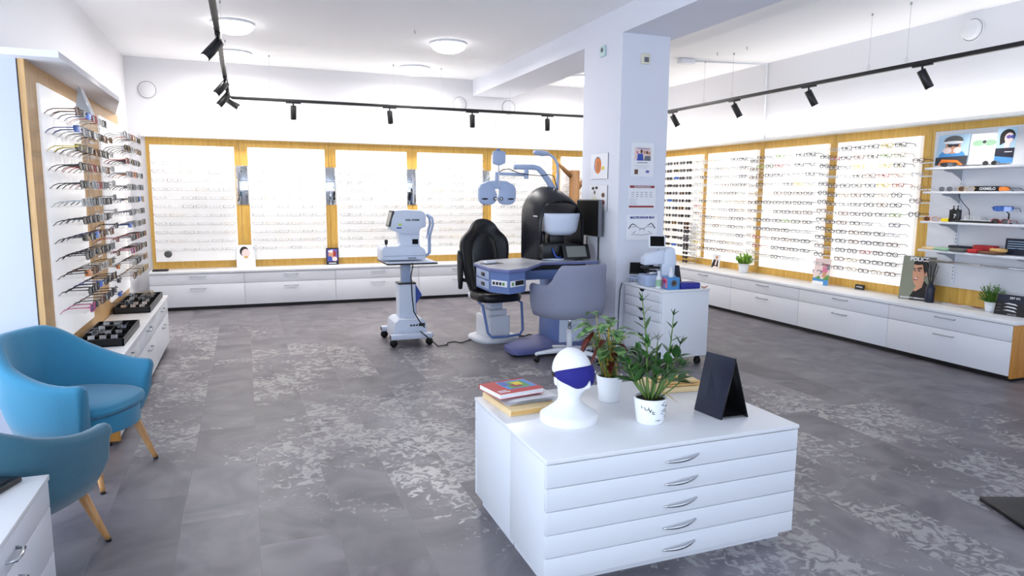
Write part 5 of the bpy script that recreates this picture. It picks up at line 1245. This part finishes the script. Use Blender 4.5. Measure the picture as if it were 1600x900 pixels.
# ------------------------------------------------------------------ ceiling: lamps, track, conduit, vents
for i,(x,y) in enumerate(((-.04,7.7),(-.05,9.27),(2.21,7.75),(2.2,9.37),(4.57,9.18))):
    lab=['glass dome ceiling lamp nearest the left track','small-looking dome ceiling lamp at the back left corner','dome ceiling lamp in the middle of the ceiling, nearer one','dome ceiling lamp close to the middle of the back wall','dome ceiling lamp partly hidden by the pillar'][i]
    t=thing('ceiling_lamp',lab,'lamp',(x,y,CH),0,'glowing dome ceiling lamps')
    m=MB(); m.lathe([(.0,0),(.205,0),(.21,-.010),(.20,-.022)],'white_plastic',seg=36,cap=False); m.build('base_ring',t)
    m=MB(); m.lathe([(.20,-.018),(.195,-.04),(.17,-.070),(.13,-.092),(.07,-.107),(0.0,-.112)],'lamp_glass',seg=36,cap=False); m.build('glass_shade',t,'glowing white glass dome')
    l=bpy.data.lights.new('dome_light','AREA'); l.shape='DISK'; l.size=.34; l.energy=14.5; l.color=(1,.975,.95)
    lo=bpy.data.objects.new('dome_light',l); col.objects.link(lo); lo.parent=t; lo.location=(0,0,-.125)
TZ=2.655
tr=thing('track_rail','long black lighting track along the back wall','track',(0,0,0)); m=MB(); m.box(-.16,9.28,TZ-.018,5.52,9.32,TZ+.018,'black_metal',.002); m.build('rail',tr)
tl=thing('track_rail','black lighting track along the left side of the ceiling','track',(0,0,0)); m=MB(); m.box(-.155,1.2,TZ-.018,-.115,9.28,TZ+.018,'black_metal',.002); m.box(-.14,1.2,TZ+.018,-.13,9.28,TZ+.022,'grey_metal'); m.build('rail',tl)
tr2=thing('track_rail','black lighting track along the right wall','track',(0,0,0)); m=MB(); m.box(5.48,1.0,TZ-.018,5.52,9.28,TZ+.018,'black_metal',.002); m.build('rail',tr2)
def wires(par,pts):
    for x,y in pts:
        m=MB(); m.tube([(x,y,TZ+.018),(x,y,CH)],.0012,'grey_metal',5); m.tube([(x,y,CH-.02),(x,y,CH)],.009,'grey_metal',8); m.build('suspension_wire',par,'thin steel suspension wire')
        m=MB(); m.tube([(x+.02*math.cos(a),y,TZ+.045+.028*math.sin(a)) for a in [R_(-90+300*i/10) for i in range(11)]],.0013,'grey_metal',4); m.build('wire_loop',par)
wires(tr,[(.35,9.3),(1.9,9.3),(2.55,9.3),(3.55,9.3)]); wires(tl,[(-.135,3.6),(-.135,5.2),(-.135,6.9),(-.135,8.6)]); wires(tr2,[(5.5,7.5),(5.5,6.95),(5.5,5.0),(5.5,4.6),(5.5,2.4)])
def spot(x,y,az,label,el=58,power=14,yaw=0):
    # az: direction the lamp aims (world degrees)
    t=thing('track_spotlight',label,'spotlight',(x,y,TZ-.018),R_(az),'black cylinder spotlights on the tracks')
    m=MB(); m.box(-.018,-.09,-.014,.018,.09,0,'black_metal',.002,M=RZ(yaw-az)); m.tube([(0,0,-.012),(0,0,-.062)],.009,'black_metal',10); m.build('adapter',t)
    m=MB(); a=R_(el); d=Vector((math.cos(a),0,-math.sin(a))); c=Vector((0,0,-.062)); p0=c-d*.02; p1=c+d*.15
    m.tube([p0,p0+d*.004,p1-d*.004,p1],[.030,.036,.036,.034],'black_metal',20); m.build('lamp_body',t)
    m=MB(); m.tube([p1-d*.001,p1+d*.001],.028,'spot_lens',18); m.build('lens',t,'glowing lens')
    l=bpy.data.lights.new('spot_light','SPOT'); l.energy=power*1.8; l.spot_size=R_(70); l.spot_blend=.8; l.shadow_soft_size=.03; l.color=(1,.95,.86)
    lo=bpy.data.objects.new('spot_light',l); col.objects.link(lo); lo.parent=t; lo.location=p1+d*.006; lo.rotation_euler=d.to_track_quat('-Z','Y').to_euler()
    return t
for i,x in enumerate((.62,1.84,2.99,4.13,5.2)): spot(x,9.3,90+[0,-25,-20,-25,0][i],'black spotlight on the back track, %s from the left'%nm[i],72,14,90)
for i,y in enumerate((4.44,5.73,6.90,8.17,2.9)): spot(5.5,y,-25,'black spotlight on the right wall track, %s from the front'%['second','third','fourth','fifth','first'][i],60,14,0)
for i,(y,az,el) in enumerate(((5.6,205,48),(7.6,205,48),(8.5,190,50),(8.9,340,35))): spot(-.135,y,az,['large black spotlight nearest the camera on the left track','middle black spotlight on the left track','third black spotlight along the left track','white-lit spotlight at the corner end of the left track'][i],el,14,0)
# vents
def vent(x,y,z,r,rz,label,deep=False):
    o=thing('round_vent',label,'vent',(0,0,0),0,'round white wall vents'); o.matrix_world=T(x,y,z)@RZ(rz)@RX(90)
    m=MB(); m.lathe([(0,0),(r*1.12,0),(r*1.12,.006),(r,.010),(0,.010)],'wall_paint',seg=36,cap=False); m.lathe([(r*.985,.0095),(r*1.0,.0105),(r*1.03,.0105),(r*1.04,.0095)],'black_metal',seg=36,cap=False); m.build('ring',o)
    m=MB(); h=.055 if deep else .014; m.lathe([(0,h),(r*.82,h),(r*.88,h-.008),(r*.86,.008)],'wall_paint',seg=36,cap=False); m.build('disc',o)
vent(-1.10,10.045,2.79,.10,0,'round white vent on the back wall at the upper left')
vent(3.03,10.045,2.83,.10,0,'round white vent above the back track, left of a pair')
vent(3.81,10.045,2.82,.10,0,'round white vent above the back track, right of a pair')
vent(6.295,4.60,3.03,.095,-90,'round white vent with deep disc high on the right wall',True)
m=MB(); m.box(5.08,7.40,3.13,5.28,7.50,3.185,'white_plastic',.004); m.tube([(5.2,7.45,3.17),(6.28,7.27,3.17),(6.28,7.27,2.23)],.012,'white_plastic',8)
tag(m.build('cable_conduit'),'white cable conduit crossing the ceiling and running down the right wall','conduit')
m=MB(); m.tube([(3.60,10.04,2.24),(3.60,10.04,2.60)],.006,'wall_paint',8); tag(m.build('wall_seam'),'thin pale seam line on the wall above the fourth back panel','conduit')  # thin tube drawn in for a seam edge of the wall
for x,y,lb in ((1.72,7.3,'small ceiling hook near the middle dome lamps'),(5.4,6.6,'small ceiling hook, front one over the conduit'),(5.3,7.0,'small ceiling hook, rear one over the conduit'),(.35,5.0,'small ceiling hook beside the left track')):
    m=MB(); m.tube([(x,y,CH),(x,y,CH-.025),(x+.008,y,CH-.035)],.005,'grey_metal',6); tag(m.build('ceiling_hook'),lb,'hook')
